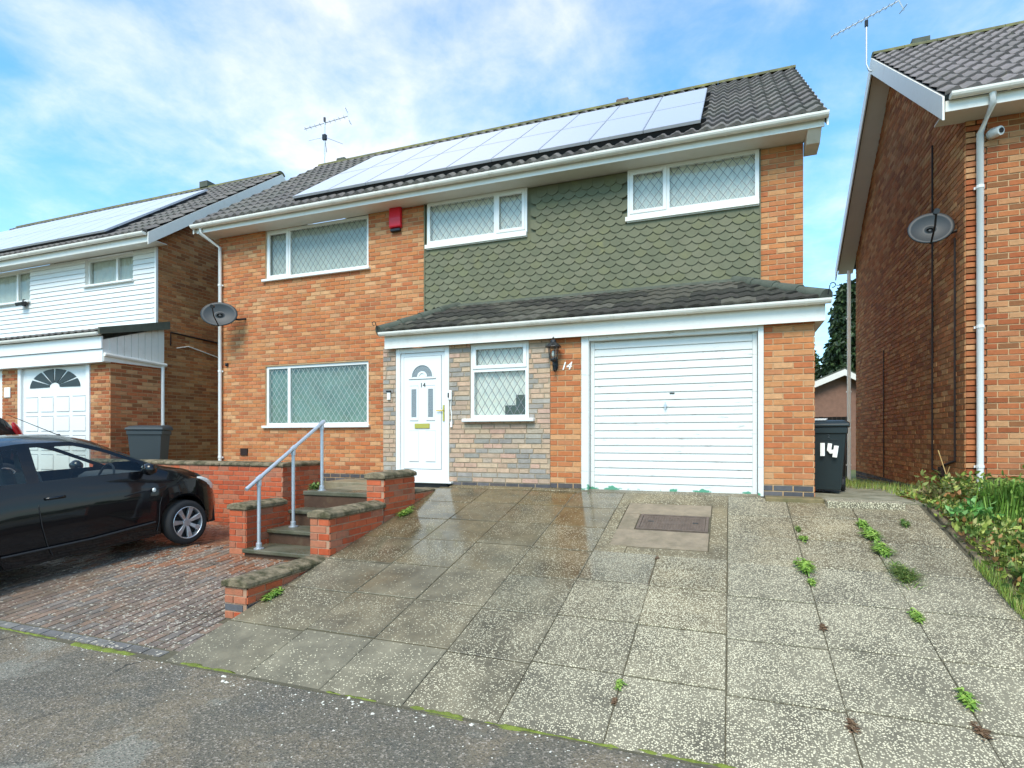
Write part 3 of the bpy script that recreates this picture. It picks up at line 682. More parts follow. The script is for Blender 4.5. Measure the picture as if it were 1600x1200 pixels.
# concrete surround of the manhole, set in two columns' width
def dbox(x0, x1, y0, y1, z0, z1, mat, name, bev=.004):
    return put(name, G().box(x0, x1, dl(y0), dl(y1), z0, z1, (.22, .55, .3)), mat, drive, bevel=bev)
dbox(-1.29, -.98, 5.70, 6.30, -.04, -.001, mSLAB, 'concrete_infill')
dbox(-1.29, -1.17, 6.31, 7.20, -.04, .0, mSLAB, 'concrete_infill')
dbox(-1.29, -.02, 7.21, 7.57, -.04, .001, mSLAB, 'concrete_infill')
dbox(-.19, -.025, 5.86, 7.20, -.04, .0, mSLAB, 'concrete_infill')
dbox(-.975, -.025, 5.70, 5.85, -.04, -.001, mSLAB, 'concrete_infill')
dbox(-1.16, -.20, 6.83, 7.19, -.04, .003, mCONC, 'concrete_surround')
dbox(-1.16, -.20, 5.87, 6.32, -.04, .003, mCONC, 'concrete_surround')
dbox(-1.16, -.98, 6.335, 6.815, -.04, .002, mCONC, 'concrete_surround')
# manhole
mh = thing('manhole_cover', 'rusty rectangular iron inspection cover set in concrete before the garage', 'manhole cover', (-.59, 6.575, dz(6.575)), rot=(DA, 0, 0))
put('frame', G().box(-.375, .375, -.235, -.205, -.03, .008).box(-.375, .375, .205, .235, -.03, .008).box(-.375, -.345, -.205, .205, -.03, .008).box(.345, .375, -.205, .205, -.03, .008), mIRON, mh)
lidg = G().box(-.34, .34, -.2, .2, -.03, .003)
put('lid', lidg, mIRON, mh)
for i in range(16):
    for j in range(9):
        if 1 < i < 14 and 3 <= j <= 5 and 5 <= i <= 10: continue
        lidg2 = None
st = G()
for i in range(22):
    for j in range(12):
        if 7 <= i <= 14 and 5 <= j <= 7: continue
        x = -.32 + i * .0295; y = -.185 + j * .0315; st.box(x, x + .018, y, y + .018, .003, .0065, skip='b')
put('tread_studs', st, mIRON, mh, kind='stuff')
for sx in (-.24, .24): put('keyhole', G().box(sx - .03, sx + .03, .0, .025, .0035, .0072), mBLACKM, mh)

# moss along the foot of the drive, and grit
def rough_strip(name, pts, w, h, mat, n=10, seed=1, label=None):
    """low lumpy ridge following pts"""
    rd = random.Random(seed); g_ = G(); P = []
    for a, b in zip(pts[:-1], pts[1:]):
        a, b = Vector(a), Vector(b); m = max(2, int((b - a).length / .05))
        P += [a.lerp(b, i / m) for i in range(m)]
    P.append(Vector(pts[-1])); k = 5
    for i, p in enumerate(P):
        ww = w * (.25 + 1.0 * abs(math.sin(i * .13 + seed) * math.sin(i * .041 + 2 * seed)) + rd.random() * .35); hh = h * (.4 + rd.random() * .8)
        if i in (0, len(P) - 1): hh = .001; ww *= .3
        for j in range(k):
            f = j / (k - 1) * 2 - 1; g_.v.append((p.x + rd.uniform(-.01, .01), p.y + f * ww + rd.uniform(-.006, .006), p.z - .004 + hh * max(0, 1 - f * f) * (1 + rd.uniform(-.4, .4))))
    for i in range(len(P) - 1):
        for j in range(k - 1): a = i * k + j; g_.face((a, a + k, a + k + 1, a + 1))
    return put(name, g_, mat, smooth=True, kind='stuff', label=label)
for sd, (xa, xb) in enumerate(((-6.3, -5.3), (-5.1, -4.3), (-3.9, -3.3), (-2.55, -2.1), (-1.9, -1.45), (-1.4, -.55), (-.5, .9))):
    rough_strip('moss_strip', [(xa, 3.150 - .014 * (sd % 2), .002), (xb, 3.150 - .014 * (sd % 2), .002)], .028, .016, mMOSS, seed=sd + 3, label='thin green moss line along the foot of the driveway')
put('edge_joint_strip', G().box(-9.3, 2.0, 3.12, 3.168, -.05, .0045), mJOINT, kind='structure').name = 'edging_strip'  # joint-coloured strip along the foot of the drive
gr = G(); rd = random.Random(5)
def pebble(g_, x, y, z, r):
    n = len(g_.v); k = 5
    for j in range(k): q = 2 * math.pi * j / k + rd.random(); g_.v.append((x + math.cos(q) * r * rd.uniform(.7, 1.2), y + math.sin(q) * r * rd.uniform(.7, 1.2), z))
    g_.v.append((x, y, z + r * .5))
    for j in range(k): g_.face((n + j, n + (j + 1) % k, n + k))
for i in range(300):
    x = rd.uniform(-6.5, 1.2); y = 3.14 - abs(rd.gauss(0, .16)); pebble(gr, x, y, .0, rd.choice((.004, .005, .006, .009)))
for i in range(160):
    pebble(gr, rd.uniform(-6, 1), rd.uniform(1.6, 3.1), .0, rd.choice((.003, .004, .006)))
for i in range(12):
    x = rd.choice((-2.35, -1.75, -1.2, -2.5, -3.3)) + rd.gauss(0, .08); pebble(gr, x, 3.07 + rd.gauss(0, .035), .0, rd.uniform(.011, .02))
put('loose_grit', gr, mPEB, kind='stuff', label='scattered pale grit and stones on the pavement edge')

# right-hand edging kerb and bed
def bz(Y): return dz(Y) + .04
bed = G(); nx, ny = 26, 18; rd = random.Random(9)
for j in range(ny):
    for i in range(nx):
        X = 2.015 + (9.0 - 2.015) * (i / (nx - 1)) ** 1.5; Y = 3.0 + (8.80 - 3.0) * j / (ny - 1)
        z = min(bz(Y), .95) + (rd.uniform(-.03, .05) if 0 < i else -.02)
        if j == 0: z = -.05
        bed.v.append((X, Y, z))
for j in range(ny - 1):
    for i in range(nx - 1): a = j * nx + i; bed.face((a, a + 1, a + nx + 1, a + nx))
put('flower_bed', bed, mSOIL, kind='structure', smooth=True)
ek = thing('edging_kerb', 'row of low concrete edging stones between the driveway and planted bed', 'edging', (2.01, 3.12, 0))
yy = .1
while yy < 3.9:
    put('edging_stone', G().box(-.026, .026, 0, .58, -.12, .045 + random.uniform(-.025, .015)), mCOPING, ek, (random.uniform(-.015, .015), yy, dz(yy + DY0)), (DA + random.uniform(-.02, .02), random.uniform(-.06, .06), random.uniform(-.02, .02)), bevel=.012); yy += .60

# path between the houses
pg = G(); pts = [(7.5, .985), (9.5, .97), (12, .86), (16, .70), (24, .62)]
for Y, z in pts: pg.v += [(.95, Y, z), (2.82, Y, z - .02)]
for i in range(len(pts) - 1): pg.face((2 * i, 2 * i + 1, 2 * i + 3, 2 * i + 2))
pg.v += [(.95, 7.5, .80), (2.82, 7.5, .80)]; pg.face((10, 11, 1, 0))
put('side_path', pg, mLIP, kind='structure')
put('path_step', G().box(.40, 1.02, 7.44, 7.69, .88, 1.0), mOLIVE, kind='structure', bevel=.01)
def aggbox(name, x0, x1, y0, y1, z0, z1, t):
    g_ = G(); g_.box(x0, x1, y0, y1, z0, z1, t); return put(name, g_, mSLAB, kind='structure', bevel=.006)
aggbox('path_slab', 1.03, 1.78, 7.30, 7.56, .84, .995, (.75, .1, 0))

# ------------------------------------------------------------------ block-paved hardstanding on the left
def lz(Y): return .11 * (min(Y, 5.5) - 3.2)
LA = math.atan(.11)
bp_base = G()
for Y in (3.16, 5.5, 8.9): bp_base.v += [(-9.35, Y, lz(max(Y, 3.2)) - .012), (-4.035 if Y < 5 else -4.28, Y, lz(max(Y, 3.2)) - .012)]
bp_base.face((0, 1, 3, 2)); bp_base.face((2, 3, 5, 4))
hard = put('block_paving', bp_base, mJOINT, kind='structure')
cells = []
bw, bl_ = .104, .208
nxx = int((9.35 - 4.04) / bw)
for i in range(nxx):
    x = -4.04 - (i + 1) * bw; y = 3.30 - (bl_ / 2 if i % 2 else 0)
    while y < (7.3 if x < -4.33 else 3.75):
        cells.append((x, max(y, 3.295), x + bw, y + bl_)); y += bl_
x = -9.35
while x < -4.2:
    cells.append((x, 3.185, x + bl_, 3.289)); x += bl_
rd = random.Random(3); own = []
for c in cells:
    xm, ym = (c[0] + c[2]) / 2, (c[1] + c[3]) / 2; p = (xm, ym, lz(ym)); q = px(p)
    vis = inframe(p, 0) and not (xm < -6.75 and ym > 2.6) and not (ym > 5.6)
    own.append((q[2] if vis else 99, c))
own.sort(); rest = G(); bcache = {}
def block_geo(g_, w, l, t):
    e = .006; n = len(g_.v); gp = .003
    g_.v += [(gp, gp, -.03), (w - gp, gp, -.03), (w - gp, l - gp, -.03), (gp, l - gp, -.03), (gp + e, gp + e, 0), (w - gp - e, gp + e, 0), (w - gp - e, l - gp - e, 0), (gp + e, l - gp - e, 0)]
    for f in ((4, 5, 6, 7), (0, 1, 5, 4), (1, 2, 6, 5), (2, 3, 7, 6), (3, 0, 4, 7)): g_.face([n + k for k in f], t)
for k, (d, c) in enumerate(own):
    w, l = c[2] - c[0], c[3] - c[1]; t = pick(PAL_BLOCK); dark = c[1] < 3.28 and w > l
    if c[1] > 4.5 and rd.random() < (c[1] - 4.3) * .6: t = pick([lin(140, 98, 74), lin(134, 92, 68), lin(146, 104, 78)])
    if dark: t = pick([lin(112, 110, 106), lin(120, 116, 110)])
    Y = c[1]; ang = LA if Y < 5.5 else 0; zz = lz(Y) + rd.uniform(-.002, .002)
    if k < 300 and d < 90:
        key = (round(w, 3), round(l, 3), t)
        if key not in bcache: b_ = G(); block_geo(b_, w, l, jit(t, .05)); bcache[key] = b_.mesh('paving_block')
        put('paving_block', bcache[key], mBLOCK, hard, (c[0], c[1], zz), (ang, 0, 0))
    else:
        n0 = len(rest.v); block_geo(rest, w, l, jit(t)); m = Matrix.LocRotScale(Vector((c[0], c[1], zz)), Euler((ang, 0, 0)), None)
        rest.v[n0:] = [tuple(m @ Vector(v)) for v in rest.v[n0:]]
put('paving_blocks', rest, mBLOCK, hard, kind='stuff')
# neighbour's drive, rising to the left-hand garage
nd = G(); nd.tc = PAL_BLOCK[0]
for Y, z in ((3.16, .0), (7.75, .93)): nd.v += [(-26, Y, z), (-9.36, Y, z)]
nd.face((0, 1, 3, 2)); nd.v += [(-9.36, 3.16, -.05), (-9.36, 7.75, -.05)]; nd.face((1, 4, 5, 3))
put('neighbour_driveway', nd, mBLOCK, kind='structure')
# front terraces (paved level at the doors)
put('terrace', G().box(-5.62, -4.29, 6.53, 8.83, .2, .955).box(-4.288, -4.02, 7.41, 7.69, .6, .957).box(-6.61, -5.622, 8.12, 8.83, .2, .953), mTERR, kind='structure', bevel=.01)
put('upper_terrace', G().box(-11.3, -6.63, 7.43, 8.83, .2, .90), mTERR, kind='structure')

# ------------------------------------------------------------------ the house at number 14
def build_main():
    root = thing('detached_house', 'wide orange-brick house with green scalloped tile cladding and white garage door', 'house', group='detached houses in the row')
    H = House(root); Y, P = 8.84, 7.70
    w1 = (-8.575, -6.17, 4.825, 5.80); w2 = (-8.575, -6.17, 1.945, 3.12)
    w3 = (-4.935, -3.09, 5.075, 5.80); w4 = (-1.46, .39, 5.085, 5.80)
    h = lambda w, o: (w[0] - o, w[1] - o, w[2], w[3])
    H.wall('front_wall', (-9.785, Y, 0), 0, 4.795, .90, 5.80, [h(w1, -9.785), h(w2, -9.785)], blue=2)
    H.wall('front_wall', (.405, Y, 0), 0, .547, 3.25, 5.80)
    st = H.wall('porch_wall', (-5.097, P, 0), 0, 2.742, .99, 3.12, [(.234, 1.159, .9, 3.13), (1.508, 2.421, 1.975, 3.13)], pal=PAL_STONE, blue=1, stone=True, mat=mSTONE, mort=mMORTS, pieces='stone', bh=.071, bl=.25)
    H.wall('garage_pier', (-2.352, P, 0), 0, .452, .935, 3.12, blue=2)
    H.wall('garage_pier', (.392, P, 0), 0, .554, .985, 3.12, blue=2)
    H.wall('garage_side_wall', (.946, P + .0, 0), 90, 1.14, .985, 3.25, show=False, u0=.001)
    tp = math.tan(PITCH)
    H.wall('side_wall', (.952, Y + .22, 0), 90, 6.50, .7, 5.75, top=[(0, 6.29), (3.14, 8.62), (6.50, 6.13)], show=False)
    put('rear_wall', G().box(-9.785, .73, 15.3, 15.56, .6, 5.8).box(-9.785, -9.57, 9.07, 15.29, .6, 5.8).box(-5.097, -4.90, 7.93, 8.83, .6, 3.2), mMORT, root)
    # backing behind the hung tiles
    g = G()
    for r in rects_minus((-4.988, .403, 3.3, 5.80), [w3, w4]): g.box(r[0], r[1], Y + .012, Y + .2, r[2], r[3])
    g.t = [PAL_HUNG[0]] * len(g.f); bk = put('tiled_wall', g, mHUNG, root)
    # hung tiles: fish-scale
    tw, tg = .186, .1045; tl = .19; cand = []
    def scale_geo(g_, w, t, clip0=0, clip1=1):
        n = len(g_.v); k = 8; low = []
        for i in range(k + 1):
            f = i / k
            zz = -.052 * math.sin(f * math.pi) ** .8
            if clip0 <= f <= clip1: low.append((f * w, zz))
        m = len(low); a, b = low[0][0], low[-1][0]
        for x, z in low: g_.v.append((x, -.028, z))
        for x, z in low: g_.v.append((x, -.012, z))
        g_.v += [(a, -.006, tg + .02), (b, -.006, tg + .02)]
        g_.face(list(range(n, n + m)) + [n + 2 * m + 1, n + 2 * m], t)
        for i in range(m - 1): g_.face((n + i + 1, n + i, n + m + i, n + m + i + 1), t)
    rows = int((5.79 - 3.93) / tg)
    for r in range(rows):
        z = 3.985 + r * tg; x = -4.985 - (tw / 2 if r % 2 else 0)
        while x < .40:
            c0 = max(0, (-4.985 - x) / tw); c1 = min(1, (.402 - x) / tw); xx = x; x += tw
            if c1 - c0 < .2: continue
            if z + tg * .6 > 5.79: continue
            hid = False
            for w in (w3, w4):
                if w[2] - .115 < z + .02 and w[0] - .06 < xx + tw * .5 < w[1] + .06: hid = True
            if hid: continue
            cand.append((px((xx, Y, z))[2], xx, z, c0, c1))
    cand.sort(); rest = G(); cache = {}
    for k, (d, x, z, c0, c1) in enumerate(cand):
        t = pick(PAL_HUNG); key = (t, round(c0 * 8), round(c1 * 8))
        if k < 300:
            if key not in cache: g_ = G(); scale_geo(g_, tw - .002, jit(t, .03), key[1] / 8, key[2] / 8); cache[key] = g_.mesh('wall_tile')
            put('wall_tile', cache[key], mHUNG, bk, (x, Y, z + random.uniform(-.002, .002)), (random.uniform(-.01, .02), random.uniform(-.008, .008), 0))
        else:
            n0 = len(rest.v); scale_geo(rest, tw - .002, jit(t, .05), key[1] / 8, key[2] / 8); rest.v[n0:] = [(v[0] + x, v[1] + Y, v[2] + z) for v in rest.v[n0:]]
    put('tile_hanging', rest, mHUNG, bk, kind='stuff')
    [put('corner_bead', G().box(a, b, Y - .033, Y + .01, 3.87, 5.79, PAL_HUNG[0]), mHUNG, root) for a, b in ((-5.0, -4.982), (.398, .412))]
    # windows
    window(root, *w1[:2], w1[2], 5.797, Y, splits=(-8.02,), casement=(0,), back=mCURTG, dw=.118)
    window(root, *w2[:2], w2[2], w2[3], Y, splits=(-8.02,), glass=mGLASSG, back=mCURTD, dw=.118, leadmat=mLEADL)  # greenish reflection put into glass tint and blind colour
    window(root, *w3[:2], w3[2], 5.797, Y, splits=(-3.64,), casement=(1,), setback=-.035, sill=False)
    window(root, *w4[:2], w4[2], 5.797, Y, splits=(-.87,), casement=(0,), setback=-.035, sill=False)
    for w in (w3, w4): put('sill_board', G().box(w[0] - .03, w[1] + .0, Y - .07, Y - .005, w[2] - .075, w[2] - .008).box(w[0] - .01, w[1], Y - .045, Y, w[2] - .09, w[2] - .076), mUPVC2, root)
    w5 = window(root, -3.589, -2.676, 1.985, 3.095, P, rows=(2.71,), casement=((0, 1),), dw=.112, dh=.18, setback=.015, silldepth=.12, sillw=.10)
    put('painted_reflection', G().box(-3.06, -2.74, 7.76, 7.775, 2.04, 2.18).box(-2.89, -2.74, 7.7605, 7.7745, 2.18, 2.33), M('dark_reflection_colour', lin(52, 50, 40), rough=.8), w5)  # added dark boxes stand in for a house reflected in the glass
    # soffit, fascia, gutter of the main roof
    put('soffit', G().box(-9.95, 1.13, 8.462, 8.86, 5.802, 5.815), mSOFF, root)
    put('fascia', G().box(-9.95, 1.16, 8.44, 8.461, 5.785, 5.945), mUPVC2, root)
    put('eaves_box', G().prism([(0, 8.445, 5.80), (0, 8.93, 5.80), (0, 8.93, 5.64), (0, 8.62, 5.66)], (.165, 0, 0)), mUPVC2, root, (.965, 0, 0))
    gutter(root, -10.0, 1.20, 8.375, 5.925, brackets=.95)
    roof = gable_roof(root, -9.98, 1.18, eaveZ=5.945, skip=[(2.5, 9.45, .55, 3.15)], board=.13)
    # lean-to over porch and garage
    A, B, C_, D, E_, F_ = (-5.05, 7.50, 3.33), (1.05, 7.50, 3.33), (1.05, 8.83, 3.33), (-5.05, 8.83, 3.33), (.08, 8.83, 3.945), (-4.36, 8.83, 3.945)
    g = G(); g.v = [A, B, C_, D, E_, F_]
    for f in ((0, 1, 4, 5), (1, 2, 4), (2, 3, 5, 4), (3, 0, 5), (3, 2, 1, 0)): g.face(f)
    can = put('canopy_roof', g, mRIDGED, root)
    pc = math.atan2(.615, 1.33); Lc = math.hypot(.615, 1.33); nr = 5; gl = Lc / nr
    for r in range(nr):
        f = (r + .25) / nr; xa, xb = A[0] + (F_[0] - A[0]) * f, B[0] + (E_[0] - B[0]) * f
        x = -5.3 + (TW * .5 if r % 2 else 0)
        while x < xb:
            a, b = max(x, xa), min(x + TW, xb); x += TW
            if b - a < .05: continue
            o = put('canopy_tile', tile_mesh(pick(PAL_MOSS), gl, .009, mTILEM, .022), mTILEM, can, (a, 7.48 + r * gl * math.cos(pc), 3.335 + r * gl * math.sin(pc)), (pc, random.uniform(-.004, .004), 0)); o.scale = ((b - a) / TW, 1, 1)
    for P0, P1 in ((A, F_), (B, E_)):
        P0, P1 = Vector(P0), Vector(P1); n = 4
        for i in range(n):
            a, b = P0.lerp(P1, i / n), P0.lerp(P1, (i + 1) / n + .02)
            put('hip_tile', G().tube([a + Vector((0, 0, .02)), b + Vector((0, 0, .012))], [.088, .078], 10), mRIDGED, can, smooth=True)
    put('flashing', G().prism([(-4.40, 8.70, 3.925), (-4.40, 8.80, 3.985), (-4.40, 8.835, 4.01), (-4.40, 8.835, 3.90)], (4.52, 0, 0)), mRIDGED, can)
    # scrolled hip iron at the right-hand corner
    for s_, bx in ((1, 1.06), (-1, -5.05)):
        hp = [(bx, 7.47, 3.36)] + [(bx + s_ * (.045 + .028 * math.cos(q)), 7.44, 3.46 + .028 * math.sin(q)) for q in np.linspace(math.pi, -math.pi * .6, 9)]
        put('hip_iron', G().tube(hp, .006, 5), mBLACKM, can)
    put('canopy_fascia', G().box(-5.0, 1.05, 7.585, 7.606, 3.085, 3.31), mUPVC2, root)
    put('canopy_soffit', G().box(-5.0, 1.05, 7.607, 7.698, 3.122, 3.134).box(.955, 1.05, 7.60, 8.83, 3.09, 3.30), mSOFF, root)
    gutter(root, -5.04, 1.10, 7.515, 3.325, r=.056, brackets=1.25)
    downpipe(root, -9.70, 8.775, .95, 5.88, ytop=8.40, dxs=-.10)
    # garage
    fr = put('garage_frame', G().box(-1.90, -1.797, 7.66, 7.80, .955, 3.118).box(.327, .39, 7.66, 7.80, .985, 3.118).box(-1.797, .327, 7.67, 7.80, 3.03, 3.118), mGAR, root, bevel=.004)
    gd = put('garage_door', G().box(-1.79, .32, 7.775, 7.80, .99, 3.025), mGAR, root)
    nb = 20; bh_ = (3.02 - .995) / nb
    me = None
    for i in range(nb):
        g = G(); z = .995 + i * bh_
        g.prism([(-1.735, 7.773, z + .002), (-1.735, 7.754, z + .006), (-1.735, 7.760, z + bh_ - .012), (-1.735, 7.773, z + bh_ - .004)], (2.0, 0, 0)); put('door_board', g, mGAR, gd)
    put('door_stile', G().box(-1.79, -1.737, 7.752, 7.774, .99, 3.025), mGAR, gd); put('door_stile', G().box(.267, .32, 7.752, 7.774, .99, 3.025), mGAR, gd)
    put('door_handle', G().tube([(-.79, 7.752, 2.13), (-.79, 7.728, 2.13)], .022, 12).box(-.797, -.783, 7.715, 7.730, 2.085, 2.175), mGALV, gd)
    put('lock_slot', G().box(-.735, -.675, 7.750, 7.757, 2.285, 2.30), mBLACKM, gd)
    put('threshold', G().box(-1.90, .39, 7.60, 7.80, .90, .975), mLIP, root)
    # front door
    dx0, dx1, dz0, dz1 = -4.863, -3.938, 1.055, 3.09
    g = G()
    for r in rects_minus((dx0, dx1, dz0, dz1), [(dx0 + .075, dx1 - .075, dz0 + .07, dz1 - .075)]): g.box(r[0], r[1], P - .012, P + .07, r[2], r[3])
    df = put('front_door', g, mDOORW, root, bevel=.006)
    a, b, c, d = dx0 + .077, dx1 - .077, dz0 + .072, dz1 - .077
    leaf = put('door_leaf', G().box(a, b, P + .012, P + .06, c, d), mDOORW, df, bevel=.005)
    put('leaf_groove_shade', G().box(a + .055, b - .055, P + .009, P + .0125, c + .10, d - .05), mSHADE, df)
    put('leaf_panel', G().box(a + .063, b - .063, P + .004, P + .010, c + .108, d - .058), mDOORW, df)
    mx_ = (a + b) / 2
    def arch(r0, r1, y0, y1, cz, mat, nm, half=True, q0=0, q1=math.pi):
        g_ = G(); k = 14; pts = []
        for i in range(k + 1): q = q0 + (q1 - q0) * i / k; pts.append((mx_ + math.cos(q) * r1, y0, cz + math.sin(q) * r1))
        for i in range(k + 1): q = q1 + (q0 - q1) * i / k; pts.append((mx_ + math.cos(q) * r0, y0, cz + math.sin(q) * r0))
        n = len(pts); g_.v = pts + [(p[0], y1, p[2]) for p in pts]
        for i in range(k):
            j = n - 1 - i; g_.face((i, i + 1, j - 1, j)); g_.face((i, n + i, n + i + 1, i + 1)); g_.face((j, j - 1, n + j - 1, n + j))
        return put(nm, g_, mat, df)
    cz = d - .37
    arch(.085, .178, P + .0020, P + .0040, cz, mOBSC, 'fanlight'); arch(.178, .205, P - .008, P + .004, cz, mDOORW, 'fanlight_moulding_and_shade'); arch(.055, .085, P - .008, P + .004, cz, mDOORW, 'fanlight_moulding_and_shade')
    put('fanlight_moulding_and_shade', G().box(mx_ - .235, mx_ + .235, P - .008, P + .004, cz - .032, cz - .004), mDOORW, df, bevel=.003)
    put('fanlight_moulding_and_shade', G().box(mx_ - .235, mx_ + .235, P - .001, P + .0045, cz - .04, cz - .033), mSHADE, df)  # grey strip painting the shade line under the fanlight
    for s_ in (-1, 1):
        cx_ = mx_ + s_ * .145; z0_, z1_ = cz - .62, cz - .19
        put('side_light', G().box(cx_ - .042, cx_ + .042, P + .0015, P + .004, z0_, z1_), mOBSC, df)
        g = G()
        for r in rects_minus((cx_ - .075, cx_ + .075, z0_ - .05, z1_ + .05), [(cx_ - .043, cx_ + .043, z0_, z1_)]): g.box(r[0], r[1], P - .004, P + .004, r[2], r[3])
        put('light_moulding', g, mDOORW, df, bevel=.004)
        for zz in (z0_ - .055, z1_ + .052): put('moulding_shade', G().box(cx_ - .075, cx_ + .075, P - .001, P + .0045, zz, zz + .006), mSHADE, df)
        zb0, zb1 = c + .22, cz - .83
        put('lower_panel', G().box(cx_ - .085, cx_ + .085, P - .004, P + .004, zb0, zb1), mDOORW, df, bevel=.008)
        for zz in (zb0 - .006, zb1): put('moulding_shade', G().box(cx_ - .085, cx_ + .085, P - .001, P + .0045, zz, zz + .006), mSHADE, df)
    put('letterbox', G().box(mx_ - .13, mx_ + .13, P - .014, P + .004, cz - .79, cz - .715), mBRASS, df, bevel=.006)
    put('handle', G().box(b - .030, b - .005, P - .006, P + .012, cz - .68, cz - .44).tube([(b - .018, P - .02, cz - .52), (b - .13, P - .03, cz - .52)], .009, 8).tube([(b - .018, P, cz - .52), (b - .018, P - .03, cz - .52)], .011, 8), mBRASS, df)
    text('door_number', '14', mBLACKM, df, (mx_ + .01, P + .001, cz - .16), .10, ext=.003)
    put('door_sill', G().box(dx0 - .05, dx1 + .07, P - .09, P + .02, dz0 - .03, dz0 - .002), mDOORW, df, bevel=.006)
    put('threshold_gap', G().box(dx0, dx1, P - .05, P + .02, .958, dz0 - .032), mBLACKM, df)
    # ridge vents and air brick
    for vx in (-2.12, -9.3): put('ridge_vent', G().box(vx - .13, vx + .13, 12.1, 12.3, 8.78, 8.885), mIRON if vx > -5 else mRIDGED, root, bevel=.02)
    put('air_brick', G().box(-9.20, -9.02, 8.81, 8.85, 1.36, 1.50), mCABLE, root)
    H.lay()
    rebase(root, (-4.4, 8.84, .9))
    return root, roof
main, main_roof = build_main()
# ------------------------------------------------------------------ neighbour on the left
def build_left():
    root = thing('detached_house', 'left-hand house with white board cladding above a fan-window garage door', 'house', group='detached houses in the row')
    H = House(root); Y, P = 8.84, 7.70
    H.wall('gable_wall', (-11.59, Y + .035, 0), 90, 6.685, .80, 5.75, top=[(0, 6.21), (3.325, 8.67), (6.685, 6.18)], pal=PAL_SIDE)
    w1 = (-13.905, -12.32, 5.21, 5.83); w2 = (-17.75, -15.905, 5.05, 5.83)
    g = G()
    for r in rects_minus((-22.3, -11.82, .6, 5.85), [w1, w2]): g.box(r[0], r[1], Y + .03, Y + .22, r[2], r[3])
    bk = put('clad_wall', g, mCLAD, root)
    nb = 16; bh_ = (5.85 - 4.10) / nb
    for i in range(nb):
        z = 4.10 + i * bh_
        for r in rects_minus((-22.3, -11.62, z, z + bh_), [w1, w2]):
            xs = [r[0]] + [k for k in (-18.6, -15.0, -12.95) if r[0] + .1 < k < r[1] - .1 and not (k == -12.95 and z > 5.2)] + [r[1]]
            for a, b in zip(xs[:-1], xs[1:]):
                o = G().prism([(a, Y + .03, r[2]), (a, Y - .012, r[2] + .002), (a, Y + .006, r[3] - .004), (a, Y + .03, r[3])], (b - a - .002, 0, 0)); put('cladding_board', o, mCLAD, bk)
    put('corner_trim', G().box(-11.62, -11.575, Y - .03, Y + .02, 4.1, 5.84), mUPVC, root)
    for w in (w1, w2):
        window(root, *w[:2], w[2], w[3], Y, splits=(w[1] - .62,), setback=.07, lead=False, back=mCURTG, sillw=.03)
    put('soffit', G().box(-22.5, -11.3, 8.462, 8.86, 5.86, 5.872), mSOFF, root)
    put('fascia', G().box(-22.5, -11.29, 8.44, 8.461, 5.80, 5.97), mUPVC2, root)
    gutter(root, -22.5, -11.33, 8.375, 5.985, brackets=1.1)
    gable_roof(root, -22.5, -11.28, eaveZ=5.99, skip=[(0, 9.3, .55, 3.15)], board=.20)
    # garage bay
    H.wall('garage_pier', (-11.94, P, 0), 0, .56, .85, 3.18, pal=PAL_BRICK2)
    H.wall('garage_pier', (-14.80, P, 0), 0, .58, .85, 3.18, pal=PAL_BRICK2)
    H.wall('garage_side_wall', (-11.38, P, 0), 90, 1.14, .85, 3.22, pal=PAL_BRICK2, u0=.001)
    put('porch_panel', G().box(-20, -14.81, P + .02, P + .1, .85, 3.18), mUPVC, root)
    put('gable_boarding', G().prism([(-11.375, 7.55, 3.32), (-11.375, 8.83, 3.32), (-11.375, 8.83, 4.06), (-11.375, 7.55, 3.62)], (.016, 0, 0)), mUPVC2, root)
    bd = [8.83 - .145 * k for k in range(9)]
    for k in range(8):
        y1, y0 = bd[k], bd[k + 1]; zt = lambda y: 3.62 + (y - 7.55) / 1.28 * .44
        put('gable_board', G().prism([(-11.358, y0 + .006, 3.325), (-11.358, y1 - .006, 3.325), (-11.358, y1 - .006, zt(y1)), (-11.358, y0 + .006, zt(y0))], (.012, 0, 0)), mUPVC2, root)
    put('upper_fascia', G().box(-20, -11.33, 7.50, 7.53, 3.44, 3.68), mUPVC, root)
    put('lower_fascia', G().box(-20, -11.345, 7.53, 7.69, 3.185, 3.43), mUPVC, root)
    put('side_gutter', G().tube([(-11.32, 7.55, 3.33), (-11.32, 8.85, 3.27)], .04, 8).box(-11.37, -11.33, 7.55, 8.83, 3.20, 3.30), mUPVC2, root)
    gutter(root, -20, -11.30, 7.44, 3.74, r=.055, brackets=1.3)
    g = G(); A = [(-20, 7.46, 3.74), (-11.30, 7.46, 3.74), (-11.30, 8.83, 4.10), (-20, 8.83, 4.10)]
    g.prism(A, (0, 0, .03)); pr = put('porch_roof', g, mRIDGED, root)
    pc = math.atan2(.36, 1.37); Lc = math.hypot(.36, 1.37); gl = Lc / 4
    for r in range(4):
        for c in range(16):
            put('porch_tile', tile_mesh(pick(PAL_ROOF), gl, .012, mTILE, .024), mTILE, pr, (-11.30 - (c + 1) * TW, 7.45 + r * gl * math.cos(pc), 3.775 + r * gl * math.sin(pc)), (pc, 0, 0))
    put('verge_tile', G().prism([(-11.31, 7.42, 3.70), (-11.31, 8.90, 4.05), (-11.31, 8.90, 4.22), (-11.31, 7.42, 3.83)], (.05, 0, 0)), mRIDGED, pr)
    downpipe(root, -11.33, 8.78, .9, 3.28)
    # garage door with fan light
    gd = put('garage_door', G().box(-14.22, -11.94, P + .02, P + .05, .9, 3.18), mDOORW, root)
    fr = put('garage_frame', G().box(-14.22, -14.12, P - .03, P + .02, .9, 3.18).box(-12.04, -11.94, P - .03, P + .02, .9, 3.18), mDOORW, root)
    cx, cz, R0, R1 = -13.08, 2.74, .10, .80
